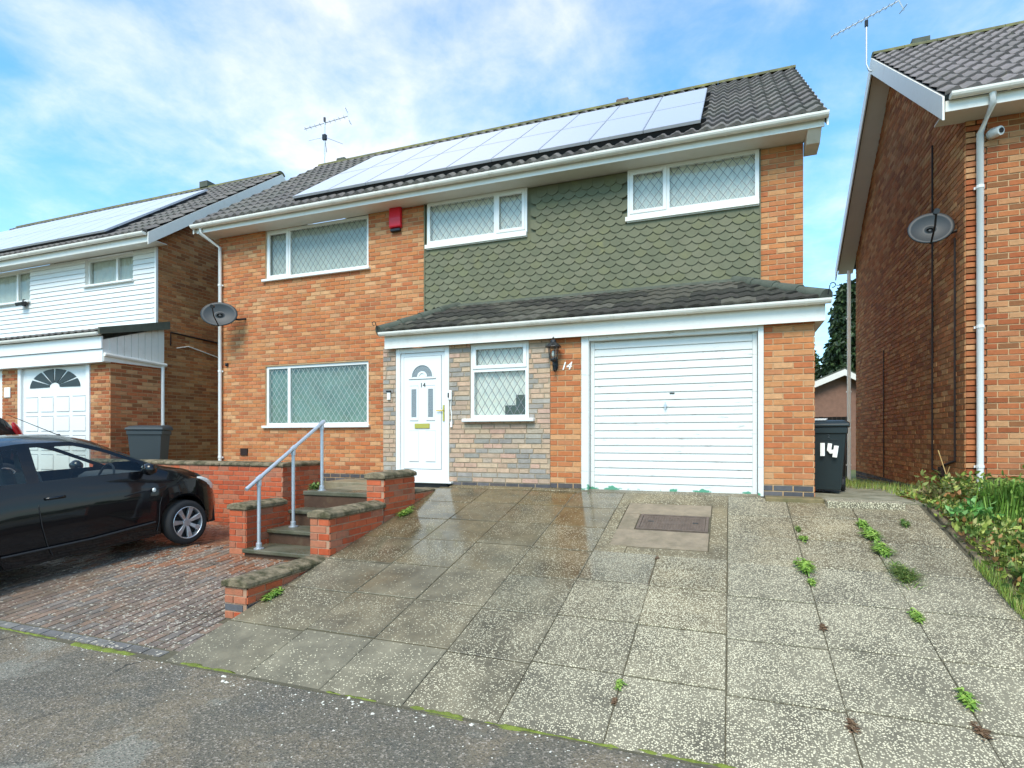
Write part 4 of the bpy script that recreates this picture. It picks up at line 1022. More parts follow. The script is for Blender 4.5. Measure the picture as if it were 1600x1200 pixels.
    for i in range(6):
        a0, a1 = math.pi * i / 6 + .045, math.pi * (i + 1) / 6 - .045; pts = []
        for q in np.linspace(a0, a1, 6): pts.append((cx + math.cos(q) * R1, 0, cz + math.sin(q) * .40))
        for q in np.linspace(a1, a0, 3): pts.append((cx + math.cos(q) * .17, 0, cz + math.sin(q) * .10 + .02))
        put('fan_pane', G().prism([(p[0], P + .008, p[2]) for p in pts], (0, .015, 0)), mBIND, gd)
    for cI in range(4):
        for rI in range(4):
            x = -14.02 + cI * .50; z = 1.05 + rI * .40
            put('raised_panel', G().box(x, x + .40, P + .004, P + .021, z, z + .30), mDOORW, gd, bevel=.012)
            put('panel_shade', G().box(x + .01, x + .39, P + .010, P + .0215, z + .302, z + .318), mSHADE, gd)
    put('house_number_plate', G().box(-14.70, -14.50, P - .03, P, 2.58, 2.80), mWPAINT, root, bevel=.01)
    put('ridge_vent', G().box(-14.1, -13.8, 12.05, 12.35, 8.84, 9.0), mRIDGED, root)
    put('cable', G().tube([(-11.565, 9.15, 3.75), (-11.565, 9.15, 4.05), (-11.565, 10.6, 4.0)], .018, 6), mCABLE, root)
    put('cable', G().tube([(-11.57, 9.3, 3.72), (-11.57, 9.6, 3.80), (-11.57, 10.6, 3.62)], .014, 6), mUPVC2, root)
    put('rear_wall', G().box(-22.3, -11.81, 15.3, 15.55, .6, 5.8), mMORT, root)
    H.lay(); rebase(root, (-16.9, 8.84, .85)); return root
left = build_left()

# ------------------------------------------------------------------ neighbour on the right
def build_right():
    root = thing('detached_house', 'right-hand brick house with white bargeboards and a tall blank gable wall', 'house', group='detached houses in the row')
    H = House(root); Y = 8.84
    H.wall('gable_wall', (2.80, 15.56, 0), -90, 6.72, .72, 5.75, top=[(0, 6.07), (3.36, 8.565), (6.72, 6.07)], pal=PAL_SIDE, blue=3)
    H.wall('front_wall', (2.801, Y, 0), 0, 4.2, .80, 5.72, pal=PAL_BRICK2, blue=2)
    put('end_wall', G().box(6.8, 7.0, 9.07, 15.5, .6, 5.7).box(3.03, 6.9, 15.3, 15.55, .6, 5.7), mMORT, root)
    put('soffit', G().box(2.47, 7.3, 8.462, 8.86, 5.722, 5.735), mSOFF, root)
    put('fascia', G().box(2.47, 7.3, 8.44, 8.461, 5.70, 5.88), mUPVC2, root)
    put('verge_soffit', G().prism([(2.48, 8.45, 5.73), (2.48, 12.2, 8.52), (2.48, 15.95, 5.73), (2.48, 15.95, 5.71), (2.48, 12.2, 8.50), (2.48, 8.45, 5.71)], (.318, 0, 0)), mSOFF, root)
    gutter(root, 2.50, 7.3, 8.375, 5.88, brackets=.95)
    gable_roof(root, 2.45, 7.30, eaveZ=5.885, pal=PAL_ROOFR, right_board=False, board=.23)
    downpipe(root, 2.93, 8.775, .98, 5.82, ytop=8.40, dxs=.0, r=.038)
    downpipe(root, 2.66, 15.62, .7, 5.7, r=.04, mat=mUPVC2)
    for y, za, zb in ((10.05, 1.25, 6.0), (9.15, 1.40, 4.35), (12.9, .95, 3.4)):
        put('cable', G().tube([(2.785, y, za), (2.785, y, zb)], .012 if y > 12 else .016, 6), mCABLE, root)
    put('cable', G().tube([(2.785, 10.05, 1.25), (2.78, 9.75, 1.22), (2.78, 9.6, 1.32), (2.785, 9.15, 1.40)], .016, 6), mCABLE, root)
    put('cable', G().tube([(2.785, 9.7, 1.25), (2.78, 9.68, .85)], .014, 6), mCABLE, root)
    put('air_brick', G().box(3.02, 3.22, 8.81, 8.85, 1.02, 1.21), mCABLE, root)
    put('ridge_vent', G().box(3.05, 3.32, 12.1, 12.3, 8.75, 8.84), mRIDGED, root)
    put('junction_box', G().box(2.74, 2.80, 9.55, 9.66, 1.18, 1.30), mCABLE, root)
    H.lay(); rebase(root, (4.9, 8.84, .8)); return root
right = build_right()

# ------------------------------------------------------------------ solar arrays
def solar(label, x0, roofx, eaveZ, cols, pw, ph, y0):
    rt = thing('solar_array', label, 'solar panels', (roofx, 8.4, eaveZ - .02), rot=(PITCH, 0, 0), group='roof-top solar arrays')
    for c in range(cols):
        for r in range(2):
            x = x0 + c * pw; y = y0 + r * ph
            p = put('panel', G().box(x + .006, x + pw - .006, y + .006, y + ph - .006, .13, .168), mSOLFR, rt)
            put('panel_glass', G().poly([(x + .018, y + .018, .1705), (x + pw - .018, y + .018, .1705), (x + pw - .018, y + ph - .018, .1705), (x + .018, y + ph - .018, .1705)]), mSOLAR, p)
    for r in range(2):
        for k in (.35, 1.3): put('rail', G().box(x0 - .03, x0 + cols * pw + .06, y0 + r * ph + k - .02, y0 + r * ph + k + .02, .04, .128), mSOLDK, rt)
    put('array_underside_shade', G().box(x0, x0 + cols * pw, y0 + .03, y0 + .05, .0, .13), mSOLDK, rt)  # black strips paint the shadow under the raised panels
    put('array_underside_shade', G().box(x0 + cols * pw - .04, x0 + cols * pw - .02, y0 + .05, y0 + 2 * ph - .05, .0, .13), mSOLDK, rt)
    return rt
solar('long bank of pale solar panels covering most of the middle house roof', 2.40, -9.98, 5.945, 9, .80, 1.64, .20)
solar('solar panels covering the roof of the left-hand house', .2, -22.5, 5.99, 12, .80, 1.64, .20)

# ------------------------------------------------------------------ garden walls and steps
def garden_wall(label, boxes, copes, group='red brick garden walls'):
    """boxes: (x0,x1,y0,y1,z0,z1) brick bodies; copes: same for the coping"""
    root = thing('garden_wall', label, 'garden wall', group=group); H = House(root)
    for x0, x1, y0, y1, z0, z1, bl_ in boxes:
        t = .012
        n = max(1, round((z1 - z0) / .0775)); bh = (z1 - z0) / n
        f = H.wall('wall_face', (x0, y0, 0), 0, x1 - x0, z0, z1, pal=PAL_RED, blue=0, thick=.02, mort=mMORT2, mat=mRED, bh=bh)
        s_ = H.wall('wall_face', (x1, y0, 0), 90, y1 - y0, z0, z1, pal=PAL_RED, thick=.02, mort=mMORT2, mat=mRED, bh=bh, u0=.001)
        put('wall_core', G().box(x0, x1 - .021, y0 + .021, y1, z0, z1 - .001), mMORT2, root)
        if bl_ is not None:
            H.bricks = [(b[0], b[1], pick(PAL_BLUE) if b[0] in (f, s_) and abs(b[1][2] - (z0 + bl_ * bh)) < .01 else b[2], *b[3:]) for b in H.bricks]
    H.lay(300)
    rd_ = random.Random(len(label))
    for x0, x1, y0, y1, z0, z1 in copes:
        ln = y1 - y0 >= x1 - x0; tot = (y1 - y0) if ln else (x1 - x0); n = max(1, round(tot / .62)); a = tot / n
        for i in range(n):
            g = G(); o_ = .03; k = 8; w = ((x1 - x0) if ln else (y1 - y0)) + 2 * o_; e0 = o_ if i == 0 else 0; e1 = o_ if i == n - 1 else 0
            prof = [(-w / 2, 0), (-w / 2, (z1 - z0) * .6)] + [(-w / 2 + w * j / k, (z1 - z0) * (.6 + .4 * math.sin(math.pi * j / k))) for j in range(1, k)] + [(w / 2, (z1 - z0) * .6), (w / 2, 0)]
            c = ((x0 + x1) / 2 if ln else (y0 + y1) / 2); s0 = (y0 if ln else x0) + i * a - e0; s1 = (y0 if ln else x0) + (i + 1) * a + e1 - .006
            if ln: g.prism([(c + p[0], s0, z0 + p[1]) for p in prof], (0, s1 - s0, 0))
            else: g.prism([(s0, c - p[0], z0 + p[1]) for p in prof], (s1 - s0, 0, 0))
            put('coping_stone', g, mCOPING, root, (0, 0, rd_.uniform(-.004, .004)), bevel=.01)
    b = boxes[0]; rebase(root, ((b[0] + b[1]) / 2, (b[2] + b[3]) / 2, b[4])); return root
garden_wall('low red-brick wall end with a blue brick course nearest the pavement', [(-4.29, -4.04, 3.94, 5.03, .0, .355, 2)], [(-4.29, -4.04, 3.94, 5.03, .357, .44)])
garden_wall('red brick wall stepping up along the driveway right of the steps, taller at its far end',
            [(-4.28, -4.03, 5.06, 6.08, .2, .835, None), (-4.28, -4.03, 6.10, 6.84, .2, 1.185, None), (-4.28, -4.03, 6.86, 7.38, .4, .945, None)],
            [(-4.28, -4.03, 5.06, 6.09, .837, .93), (-4.28, -4.03, 6.10, 6.84, 1.187, 1.275), (-4.25, -4.05, 6.88, 7.40, .947, .985)])
garden_wall('short red brick pier wall on the left of the steps behind the handrail foot', [(-5.86, -5.60, 5.45, 6.10, .1, .81, None)], [(-5.86, -5.60, 5.45, 6.12, .812, .90)])
garden_wall('long red retaining wall with stone coping behind the black car', [(-11.2, -6.64, 7.20, 7.44, .15, 1.245, None), (-6.88, -6.62, 7.46, 8.10, .15, 1.245, None)],
            [(-11.2, -6.64, 7.20, 7.44, 1.247, 1.32), (-6.88, -6.62, 7.48, 8.10, 1.247, 1.32)])
sp = thing('garden_steps', 'dark mossy slab steps climbing between the red brick walls to the door', 'steps', (-4.94, 5.4, .2))
for i, (y0, y1, z) in enumerate(((5.40, 5.86, .345), (5.80, 6.24, .53), (6.18, 6.50, .735), (6.50, 6.528, 9))):
    if z > 5: put('riser', G().box(-.66, .645, 1.09, 1.128, -.15, .702), mRED, sp); continue
    put('tread', G().box(-.655, .655, y0 - 5.4 - .02, y1 - 5.4, z - .2 - .05, z - .2), mSTEP, sp, bevel=.01)
    put('riser', G().box(-.65, .65, y0 - 5.4 + .02, y1 - 5.4, -.15, z - .2 - .051), mRED, sp)
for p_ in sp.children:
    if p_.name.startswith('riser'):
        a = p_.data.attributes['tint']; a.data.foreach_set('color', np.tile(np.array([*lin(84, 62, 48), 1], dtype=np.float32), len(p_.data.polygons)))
put('tread', G().box(-.67, .64, 1.07, 1.45, .703, .764), mSTEP, sp, bevel=.01)
# ------------------------------------------------------------------ handrail
hr = thing('handrail', 'galvanised tubular handrail on three posts climbing beside the steps', 'handrail', (-5.40, 5.46, .345))
def hz_(Y): return 1.088 + (Y - 5.26) / 1.41 * .858
put('rail', G().tube([(0, 5.26 - 5.46, 1.088 - .345), (0, 6.67 - 5.46, 1.946 - .345)], .024, 12), mGALV, hr, smooth=True)
for Y, z in ((5.46, .345), (6.05, .53), (6.62, .955)):
    p = put('post', G().tube([(0, Y - 5.46, z - .345), (0, Y - 5.46, hz_(Y) - .345 - .01)], .0225, 12), mGALV, hr, smooth=True)
    put('flange', G().lathe([(.06, 0), (.06, .012), (.034, .016), (.034, .07), (.028, .075)], (0, Y - 5.46, z - .345), 14), mGALV, p)
    put('clamp', G().tube([(0, Y - 5.46, hz_(Y) - .345 - .09), (0, Y - 5.46, hz_(Y) - .345 - .015)], .030, 12).tube([(0, Y - 5.46 - .035, hz_(Y - .035) - .345), (0, Y - 5.46 + .035, hz_(Y + .035) - .345)], .031, 12), mGALV, p)

# ------------------------------------------------------------------ cars
mTYRE = M('tyre_rubber', (.018, .018, .019), rough=.85, var=.15, vs=10)
mRIM = M('alloy_rim', lin(206, 208, 212), rough=.3, metal=.75, var=.05)
mSEAT = M('car_seat_fabric', lin(70, 72, 72), rough=.9)
mTRIM = M('black_trim', (.014, .014, .015), rough=.55)
mHEAD = M('headlight_lens', lin(214, 218, 214), rough=.12, var=.1, coat=1)
mTAIL = M('tail_light', lin(190, 20, 36), rough=.15, coat=1, var=.1)
def carpaint(name, c):
    m = bpy.data.materials.new(name); m.use_nodes = True; b = m.node_tree.nodes['Principled BSDF']
    b.inputs['Base Color'].default_value = (*c, 1); b.inputs['Roughness'].default_value = .25; b.inputs['Specular IOR Level'].default_value = .12
    b.inputs['Coat Weight'].default_value = .65; b.inputs['Coat Roughness'].default_value = .04; return m
mCAR = carpaint('black_car_paint', (.004, .0045, .006)); mCAR2 = carpaint('charcoal_car_paint', (.012, .012, .013))
def car(label, loc, heading, pitch, paint, detail=True):
    rt = thing('parked_car', label, 'car', loc, rot=(0, -pitch, heading))
    rt.scale = (.98, 1.04, 1.08)
    XF, XR, ZW, RA, RT = 1.12, -1.22, .272, .33, .272
    ip = lambda x, pts: float(np.interp(x, [p[0] for p in pts], [p[1] for p in pts]))
    sm = lambda x, pts, h=.06: sum(ip(x + d * h, pts) for d in (-1, -.5, 0, .5, 1)) / 5
    TOP = [(-1.80, .50), (-1.78, .78), (-1.74, .96), (-1.52, 1.33), (-1.3, 1.44), (-.9, 1.485), (-.4, 1.495), (0, 1.47), (.25, 1.41), (.95, 1.03), (1.1, .98), (1.42, .90), (1.62, .79), (1.74, .64), (1.80, .48)]
    CANT = [(-1.80, .48), (-1.78, .75), (-1.74, .93), (-1.52, 1.25), (-1.2, 1.355), (-.5, 1.41), (0, 1.385), (.3, 1.28), (.95, .965), (1.1, .925), (1.42, .84), (1.62, .72), (1.74, .58), (1.80, .45)]
    BELT = [(-1.8, .46), (-1.76, .70), (-1.68, 1.0), (-1.4, 1.02), (.0, .975), (.8, .94), (.95, .93), (1.1, .89), (1.42, .78), (1.62, .67), (1.74, .54), (1.80, .43)]
    WID = [(-1.80, .56), (-1.74, .69), (-1.58, .775), (-1.2, .815), (0, .825), (1.1, .815), (1.4, .775), (1.60, .68), (1.72, .55), (1.80, .40)]
    YC = [(-1.80, .52), (-1.74, .62), (-1.5, .60), (-1.0, .595), (0, .60), (.3, .625), (.95, .715), (1.1, .735), (1.4, .70), (1.6, .60), (1.72, .48), (1.80, .34)]
    def zb(x):
        z = .20 + .03 * max(0, (abs(x) - 1.5) / .3)
        for c in (XF, XR):
            if abs(x - c) < RA: z = max(z, ZW + math.sqrt(RA * RA - (x - c) ** 2))
        return z
    xs = set(np.round(np.linspace(-1.80, 1.80, 49), 3))
    for c in (XF, XR): xs |= set(np.round([c + RA * math.cos(q) for q in np.linspace(0, math.pi, 15)], 3))
    for k in (-1.34, -.54, -.42, .80, .30, .93, -1.70, -1.44): xs.add(k)
    xs = sorted(float(x) for x in xs); xs = [x for i, x in enumerate(xs) if i == 0 or x - xs[i - 1] > .012]
    V = {1: [], -1: []}; nr = 10
    for x in xs:
        w = sm(x, WID); ct = sm(x, CANT, .04); tp_ = sm(x, TOP, .04); be = min(sm(x, BELT, .03), ct - .03); yc = min(sm(x, YC), w * .96); b = zb(x)
        zz = [b, max(.36, b + .015), max(.56, b + .03), max(.80, b + .05), be, be + .028, ct - .045, ct, ct + (tp_ - ct) * .75, tp_]
        for i in range(3, -1, -1): zz[i] = min(zz[i], be - .02 * (4 - i))
        zz[0] = min(zz[0], zz[1] - .004) if b < .25 else zz[0]
        if zz[6] < zz[5] + .006: zz[5] = be + (ct - be) * .33; zz[6] = be + (ct - be) * .66
        f = lambda z: w * .955 + (yc - w * .955) * max(0, min(1, (z - be) / max(.02, ct - be)))
        flare = 0
        for c in (XF, XR): flare = max(flare, .022 * max(0, 1 - abs(math.hypot(x - c, .25) - .25) / .30))
        yy = [w * .955 + flare, w * .985 + flare, w * 1.0 + flare, w * 1.004 + flare * .4, w * .945, f(zz[5]), f(zz[6]), yc, yc * .62, 0]
        for sgn in (1, -1): V[sgn].append([(x, sgn * yy[i], zz[i]) for i in range(nr)])
    parts = {}
    for sgn in (1, -1):
        for i in range(len(xs) - 1):
            xm = (xs[i] + xs[i + 1]) / 2
            for r in range(nr - 1):
                k = 'body'
                if r == 5 and -.42 < xm < .80: k = 'door_glass' + str(sgn)
                elif r == 5 and -1.34 < xm < -.54: k = 'quarter_glass' + str(sgn)
                elif r >= 7 and .30 < xm < .93: k = 'windscreen'
                elif r >= 7 and -1.70 < xm < -1.44: k = 'rear_window'
                g_ = parts.setdefault(k, [{}, G()]); ix = []
                for (a, b) in ((i, r), (i + 1, r), (i + 1, r + 1), (i, r + 1)):
                    p = V[sgn][a][b]; key = (round(p[0], 4), round(p[1], 4), round(p[2], 4))
                    if key not in g_[0]: g_[0][key] = len(g_[1].v); g_[1].v.append(p)
                    ix.append(g_[0][key])
                if len(set(ix)) < 3: continue
                ix = list(dict.fromkeys(ix)); g_[1].face(ix if sgn < 0 else ix[::-1])
    bg_ = parts['body'][1]
    for a in (0, -1):
        loop = [V[1][a][r] for r in range(nr)] + [V[-1][a][r] for r in range(nr - 2, -1, -1)]; bg_.poly(loop if a else loop[::-1])
    body = put('body', bg_, paint, rt, smooth=True)
    es = body.modifiers.new('es', 'EDGE_SPLIT'); es.split_angle = R(38)
    for k, nm in (('door_glass1', 'side_window'), ('door_glass-1', 'side_window'), ('quarter_glass1', 'rear_side_window'), ('quarter_glass-1', 'rear_side_window'), ('windscreen', 'windscreen'), ('rear_window', 'rear_window')):
        put(nm, parts[k][1], mCARGL, rt, smooth=True)
    put('underbody', G().box(-1.7, 1.65, -.62, .62, .17, .42).box(-.8, .75, -.74, .74, .18, .40), mTRIM, rt)
    for c in (XF, XR):
        for sgn in (1, -1):
            put('wheel_well', G().lathe([(RA - .005, 0), (RA - .005, .25), (0, .25)], (c, 0, ZW), 24, 'y'), mTRIM, rt, (0, .76 * sgn, 0), (0, 0, 0 if sgn < 0 else math.pi)) if False else None
            y = sgn * .775
            wh = part_empty('wheel', rt, (c, y, ZW), (0, 0, 0 if sgn < 0 else math.pi))
            put('tyre', G().lathe([(.192, .10), (.235, .115), (RT - .012, .10), (RT, .05), (RT, -.05), (RT - .012, -.085), (.23, -.095), (.198, -.088)], k=36, axis='y', cap=False), mTYRE, wh, smooth=True)
            rim = put('rim', G().lathe([(.199, -.086), (.193, -.094), (.186, -.08), (.178, .08)], k=36, axis='y', cap=False), mRIM, wh, smooth=True)
            sg_ = G()
            for q in range(7):
                an = 2 * math.pi * q / 7 + .3; dx, dz_ = math.cos(an), math.sin(an); px_, pz_ = -dz_, dx
                def P_(r_, w_, yy): return (dx * r_ + px_ * w_, yy, dz_ * r_ + pz_ * w_)
                n = len(sg_.v); sg_.v += [P_(.03, -.016, -.055), P_(.03, .016, -.055), P_(.12, .020, -.078), P_(.12, -.020, -.078), P_(.187, -.032, -.082), P_(.187, .032, -.082), P_(.03, -.016, -.02), P_(.03, .016, -.02), P_(.187, -.032, -.04), P_(.187, .032, -.04)]
                for fc in ((0, 1, 2, 3), (3, 2, 5, 4), (0, 3, 4, 8), (0, 8, 6), (1, 9, 5), (1, 5, 2), (1, 7, 9), (6, 8, 9, 7)): sg_.face([n + t for t in fc])
            sg_.lathe([(0, -.066), (.045, -.064), (.052, -.05), (.052, -.02)], k=16, axis='y')
            put('spokes', sg_, mRIM, wh)
            put('brake_disc', G().lathe([(0, -.012), (.175, -.012), (.175, .02), (0, .02)], k=20, axis='y'), mTRIM, wh)
    for sgn in (1, -1):
        # lamps
        hl = G(); k, m = 12, 6
        for i in range(m + 1):
            for j in range(k):
                a, b = math.pi * i / m, 2 * math.pi * j / k; hl.v.append((math.cos(a) * .20, math.sin(a) * math.cos(b) * .045, math.sin(a) * math.sin(b) * .075))
        for i in range(m):
            for j in range(k): hl.face((i * k + j, i * k + (j + 1) % k, (i + 1) * k + (j + 1) % k, (i + 1) * k + j))
        put('headlight', hl, mHEAD, rt, (1.515, sgn * .675, .695), (0, .42, -sgn * .42), smooth=True)
        put('tail_lamp', hl.mesh('tail_lamp'), mTAIL, rt, (-1.655, sgn * .70, 1.0), (0, -1.05, sgn * .5), smooth=True)
        put('side_repeater', G().lathe([(0, -.012), (.02, -.008), (.026, 0)], k=12, axis='y'), mHEAD, rt, (.74, sgn * .846, .74), (0, 0, 0 if sgn < 0 else math.pi))
        # door seams, handle, mirror
        yb = .8345 * sgn
        seam = [(-.46, sgn * .795, .895), (-.475, sgn * .826, .765), (-.47, sgn * .8335, .56), (-.44, sgn * .822, .36), (-.40, sgn * .815, .245)]
        put('door_seam', G().tube([(a, b, c) for a, b, c in seam], .005, 5), mTRIM, rt)
        seam2 = [(.93, sgn * .795, .86), (.90, sgn * .82, .765), (.80, sgn * .833, .56), (.775, sgn * .820, .36), (.74, sgn * .81, .245)]
        put('door_seam', G().tube(seam2, .005, 5), mTRIM, rt)
        put('sill_strip', G().tube([(-.86, sgn * .832, .335), (0, sgn * .838, .33), (.72, sgn * .832, .36)], .012, 6), mTRIM, rt)
        put('door_handle', G().tube([(-.40, sgn * .835, .835), (-.38, sgn * .862, .838), (-.25, sgn * .862, .835), (-.23, sgn * .838, .832)], .016, 6), paint, rt, smooth=True)
        mi = put('mirror', G().tube([(.66, sgn * .80, .955), (.64, sgn * .90, .985)], [.02, .022], 8).lathe([(0, -.10), (.055, -.085), (.075, 0), (.055, .085), (0, .10)], (.66, sgn * .93, 1.0), 12, 'y'), paint, rt, smooth=True)
        put('seat', G().box(-.25, .25, .16 * sgn - (.0 if sgn > 0 else .40), .16 * sgn + (.40 if sgn > 0 else 0), .45, .62).prism([(-.2, .16 * sgn, .60), (-.33, .16 * sgn, 1.12), (-.45, .16 * sgn, 1.10), (-.36, .16 * sgn, .60)], (0, sgn * .40, 0)).box(-.46, -.37, sgn * .36 - .11, sgn * .36 + .11, 1.12, 1.30), mSEAT, rt, bevel=.04, seg=2)
    ring = [(.42 + .07 * math.sin(q), -.36 + .185 * math.cos(q), .90 + .17 * math.sin(q)) for q in np.linspace(0, 2 * math.pi, 21)]
    put('steering_wheel', G().tube(ring, .014, 6).tube([(.42, -.54, .90), (.42, -.18, .90)], .014, 6).tube([(.42, -.36, .9), (.75, -.36, .82)], .03, 8), mTRIM, rt)
    put('dashboard', G().prism([(.55, -.70, .55), (.55, -.70, .88), (.66, -.70, .93), (.95, -.70, .92), (.95, -.70, .55)], (0, 1.4, 0)), mSEAT, rt, bevel=.02)
    put('rear_bench', G().box(-1.15, -.75, -.6, .6, .45, .62).prism([(-1.1, -.6, .6), (-1.22, -.6, 1.05), (-1.32, -.6, 1.05), (-1.22, -.6, .6)], (0, 1.2, 0)), mSEAT, rt, bevel=.03)
    put('roof_aerial', G().tube([(.12, 0, 1.445), (-.38, 0, 1.72)], [.005, .003], 6).lathe([(.025, 0), (.015, .02), (0, .022)], (.12, 0, 1.438), 10), mTRIM, rt)
    # dark belt line under the windows
    return rt
# front right wheel stands at (-6.80, 5.64); heading about 80 degrees
hd = R(80); cxw = 1.12; ox, oy = -6.74, 5.62
cxw *= .98; lx, ly = ox - (cxw * math.cos(hd) - (-.88) * math.sin(hd)), oy - (cxw * math.sin(hd) + (-.88) * math.cos(hd))
car('glossy black three-door hatchback parked nose-in on the red paving', (lx, ly, lz(ly) + .012), hd, LA * .95, mCAR)
car('dark car beyond the black hatchback, only its red tail light and rear pillar showing', (-12.85, 5.15, .93 / 4.59 * (5.15 - 3.16) + .06), R(-90), -.185, mCAR2)

# ------------------------------------------------------------------ wheelie bins
def bin_(label, loc, rz, mat, w=.58, d=.70, h=1.04, paint=None):
    rt = thing('wheelie_bin', label, 'wheelie bin', loc, rz, group='wheelie bins')
    g = G(); b, t = .80, 1.0
    lv = [(0.05, .78), (.10, .80), (h - .16, .985), (h - .16, 1.04), (h - .08, 1.05), (h - .08, 1.0)]
    for z, k in lv:
        for x, y in ((-1, -1), (1, -1), (1, 1), (-1, 1)): g.v.append((x * w / 2 * k, y * d / 2 * k + (.02 if k < .9 else 0), z))
    for i in range(len(lv) - 1):
        for j in range(4): a = i * 4 + j; c = i * 4 + (j + 1) % 4; g.face((a, c, c + 4, a + 4))
    g.face((3, 2, 1, 0)); g.face([(len(lv) - 1) * 4 + j for j in range(4)])
    put('body', g, mat, rt, bevel=.022, seg=2)
    lg = G(); w2, d2 = w * .56, d * .555
    lg.v = [(-w2, -d2, h - .075), (w2, -d2, h - .075), (w2, d2, h - .075), (-w2, d2, h - .075), (-w2, -d2, h - .035), (w2, -d2, h - .035), (w2, d2, h - .005), (-w2, d2, h - .005), (-w2 * .8, -d2 * .8, h), (w2 * .8, -d2 * .8, h), (w2 * .82, d2 * .85, h + .03), (-w2 * .82, d2 * .85, h + .03)]
    for f in ((3, 2, 1, 0), (0, 1, 5, 4), (1, 2, 6, 5), (2, 3, 7, 6), (3, 0, 4, 7), (4, 5, 9, 8), (5, 6, 10, 9), (6, 7, 11, 10), (7, 4, 8, 11), (8, 9, 10, 11)): lg.face(f)
    put('lid', lg, mat, rt, bevel=.012, seg=2)
    put('handle', G().tube([(-w2 * .95, d2 + .02, h - .05), (-w2 * .95, d2 + .08, h - .05), (w2 * .95, d2 + .08, h - .05), (w2 * .95, d2 + .02, h - .05)], .016, 8), mat, rt)
    for s_ in (-1, 1): put('wheel', G().lathe([(0, -.03), (.085, -.03), (.10, -.015), (.10, .015), (.085, .03), (0, .03)], (s_ * w * .42, d * .40, .10), 16, 'x'), mTRIM, rt)
    return rt
b1 = bin_('grey wheelie bin standing behind the red retaining wall', (-10.42, 7.80, .90), R(38), mBINB, .56, .62, 1.03)
put('sticker', G().box(-.09, -.02, -.362, -.355, .66, .72), mWPAINT, b1, (0, .02, 0), (R(-5), 0, 0))
b2 = bin_('dark green wheelie bin with a hand-painted white number in the side passage', (1.17, 8.75, .975), R(-10), mBIND, .58, .66, .95)
def stroke(pts, r): return G().tube(pts, r, 6, flat=.35)
yf_ = -.322
num = part_empty('painted_number', b2, (0.05, yf_, .58), (R(-7.5), 0, 0))
put('digit', stroke([(-.03, 0, .085), (-.03, 0, -.085)], .03), mWPAINT, num)
put('digit', stroke([(.055, 0, .08), (.045, 0, -.01), (.06, 0, -.03), (.14, 0, -.02)], .028), mWPAINT, num); put('digit', stroke([(.128, -.001, .05), (.108, -.001, -.10)], .03), mWPAINT, num)
text('moulded_mark', '2', mBINB, b2, (.09, -.332, .735), .06, rot=(R(82), 0, 0))
put('moulded_line', G().box(.02, .2, -.002, .002, -.002, .002), mBINB, b2, (0, -.329, .715))
put('lid_paper', G().box(-.30, .06, -.22, .20, .978, .992), mWPAINT, b2, (0, 0, 0), (R(3), 0, 0))

# ------------------------------------------------------------------ satellite dishes, aerials and wall fittings
def dish(label, loc, aim, wx, wz, wall_dir, arm_side=1):
    """oval dish; local -y is the way it looks"""
    rt = thing('satellite_dish', label, 'satellite dish', loc, group='satellite dishes')
    d = Vector(aim).normalized(); q = (-d).to_track_quat('Y', 'Z').to_euler()
    hd_ = part_empty('dish_head', rt, (0, 0, 0), q)
    g = G(); rings, k = 6, 28
    g.v.append((0, .055, 0))
    for i in range(1, rings + 1):
        f = i / rings
        for j in range(k): a = 2 * math.pi * j / k; g.v.append((math.cos(a) * wx * f, .055 * (1 - f * f), math.sin(a) * wz * f))
    for j in range(k): g.face((0, 1 + j, 1 + (j + 1) % k))
    for i in range(rings - 1):
        for j in range(k): a = 1 + i * k + j; b = 1 + i * k + (j + 1) % k; g.face((a, b, b + k, a + k))
    o = put('reflector', g, mDISH, hd_, smooth=True); s_ = o.modifiers.new('thick', 'SOLIDIFY'); s_.thickness = .012
    put('feed_arm', G().tube([(0, .03, -wz * .95), (0, -.30, -wz * .72), (0, -.42, -wz * .25)], .012, 6), mBLACKM, hd_)
    put('receiver', G().tube([(0, -.46, -wz * .22), (0, -.36, -wz * .06)], [.035, .028], 10), mBLACKM, hd_)
    wd = Vector(wall_dir)
    put('wall_bracket', G().tube([(q_.x, q_.y, q_.z) for q_ in (-d * .11, -d * .13 + Vector((0, 0, -.02)), wd * .75 + Vector((0, 0, -.04)), wd)], .02, 8), mBLACKM, rt)
    return rt
dish('grey oval satellite dish beside the white downpipe of the middle house', (-9.33, 8.42, 4.13), (.50, -.80, .22), .34, .25, (.26, .41, -.03))
dish('grey oval satellite dish on the gable wall of the right-hand house', (2.50, 9.10, 4.50), (-.12, -.92, .24), .26, .225, (.31, .02, -.06))
def aerial(label, base, mast, boom0, boom1, n, back=True):
    rt = thing('television_aerial', label, 'aerial', base, group='television aerials')
    put('mast', G().tube(mast, .016, 8), mGALV, rt, smooth=True)
    b0, b1 = Vector(boom0), Vector(boom1); d = (b1 - b0).normalized(); sd = d.cross(Vector((0, 0, 1))).normalized()
    put('boom', G().tube([b0, b1], .011, 6), mGALV, rt)
    for i in range(n):
        p = b0.lerp(b1, (i + .3) / n); put('element', G().tube([p - sd * .085 , p + sd * .085], .006, 5), mGALV, rt)
    rp = b1 + d * .02; up = sd.cross(d)
    put('reflector', G().tube([rp + up * .17 - sd * .12, rp + up * .17 + sd * .12], .008, 5).tube([rp - up * .17 - sd * .12, rp - up * .17 + sd * .12], .008, 5).tube([rp + up * .20, rp - up * .20], .012, 5), mGALV, rt)
    put('clamp', G().tube([Vector(mast[-1]) + Vector((0, 0, -.06)), Vector(mast[-1]) + Vector((0, 0, .05))], .03, 8), mBLACKM, rt)
    return rt
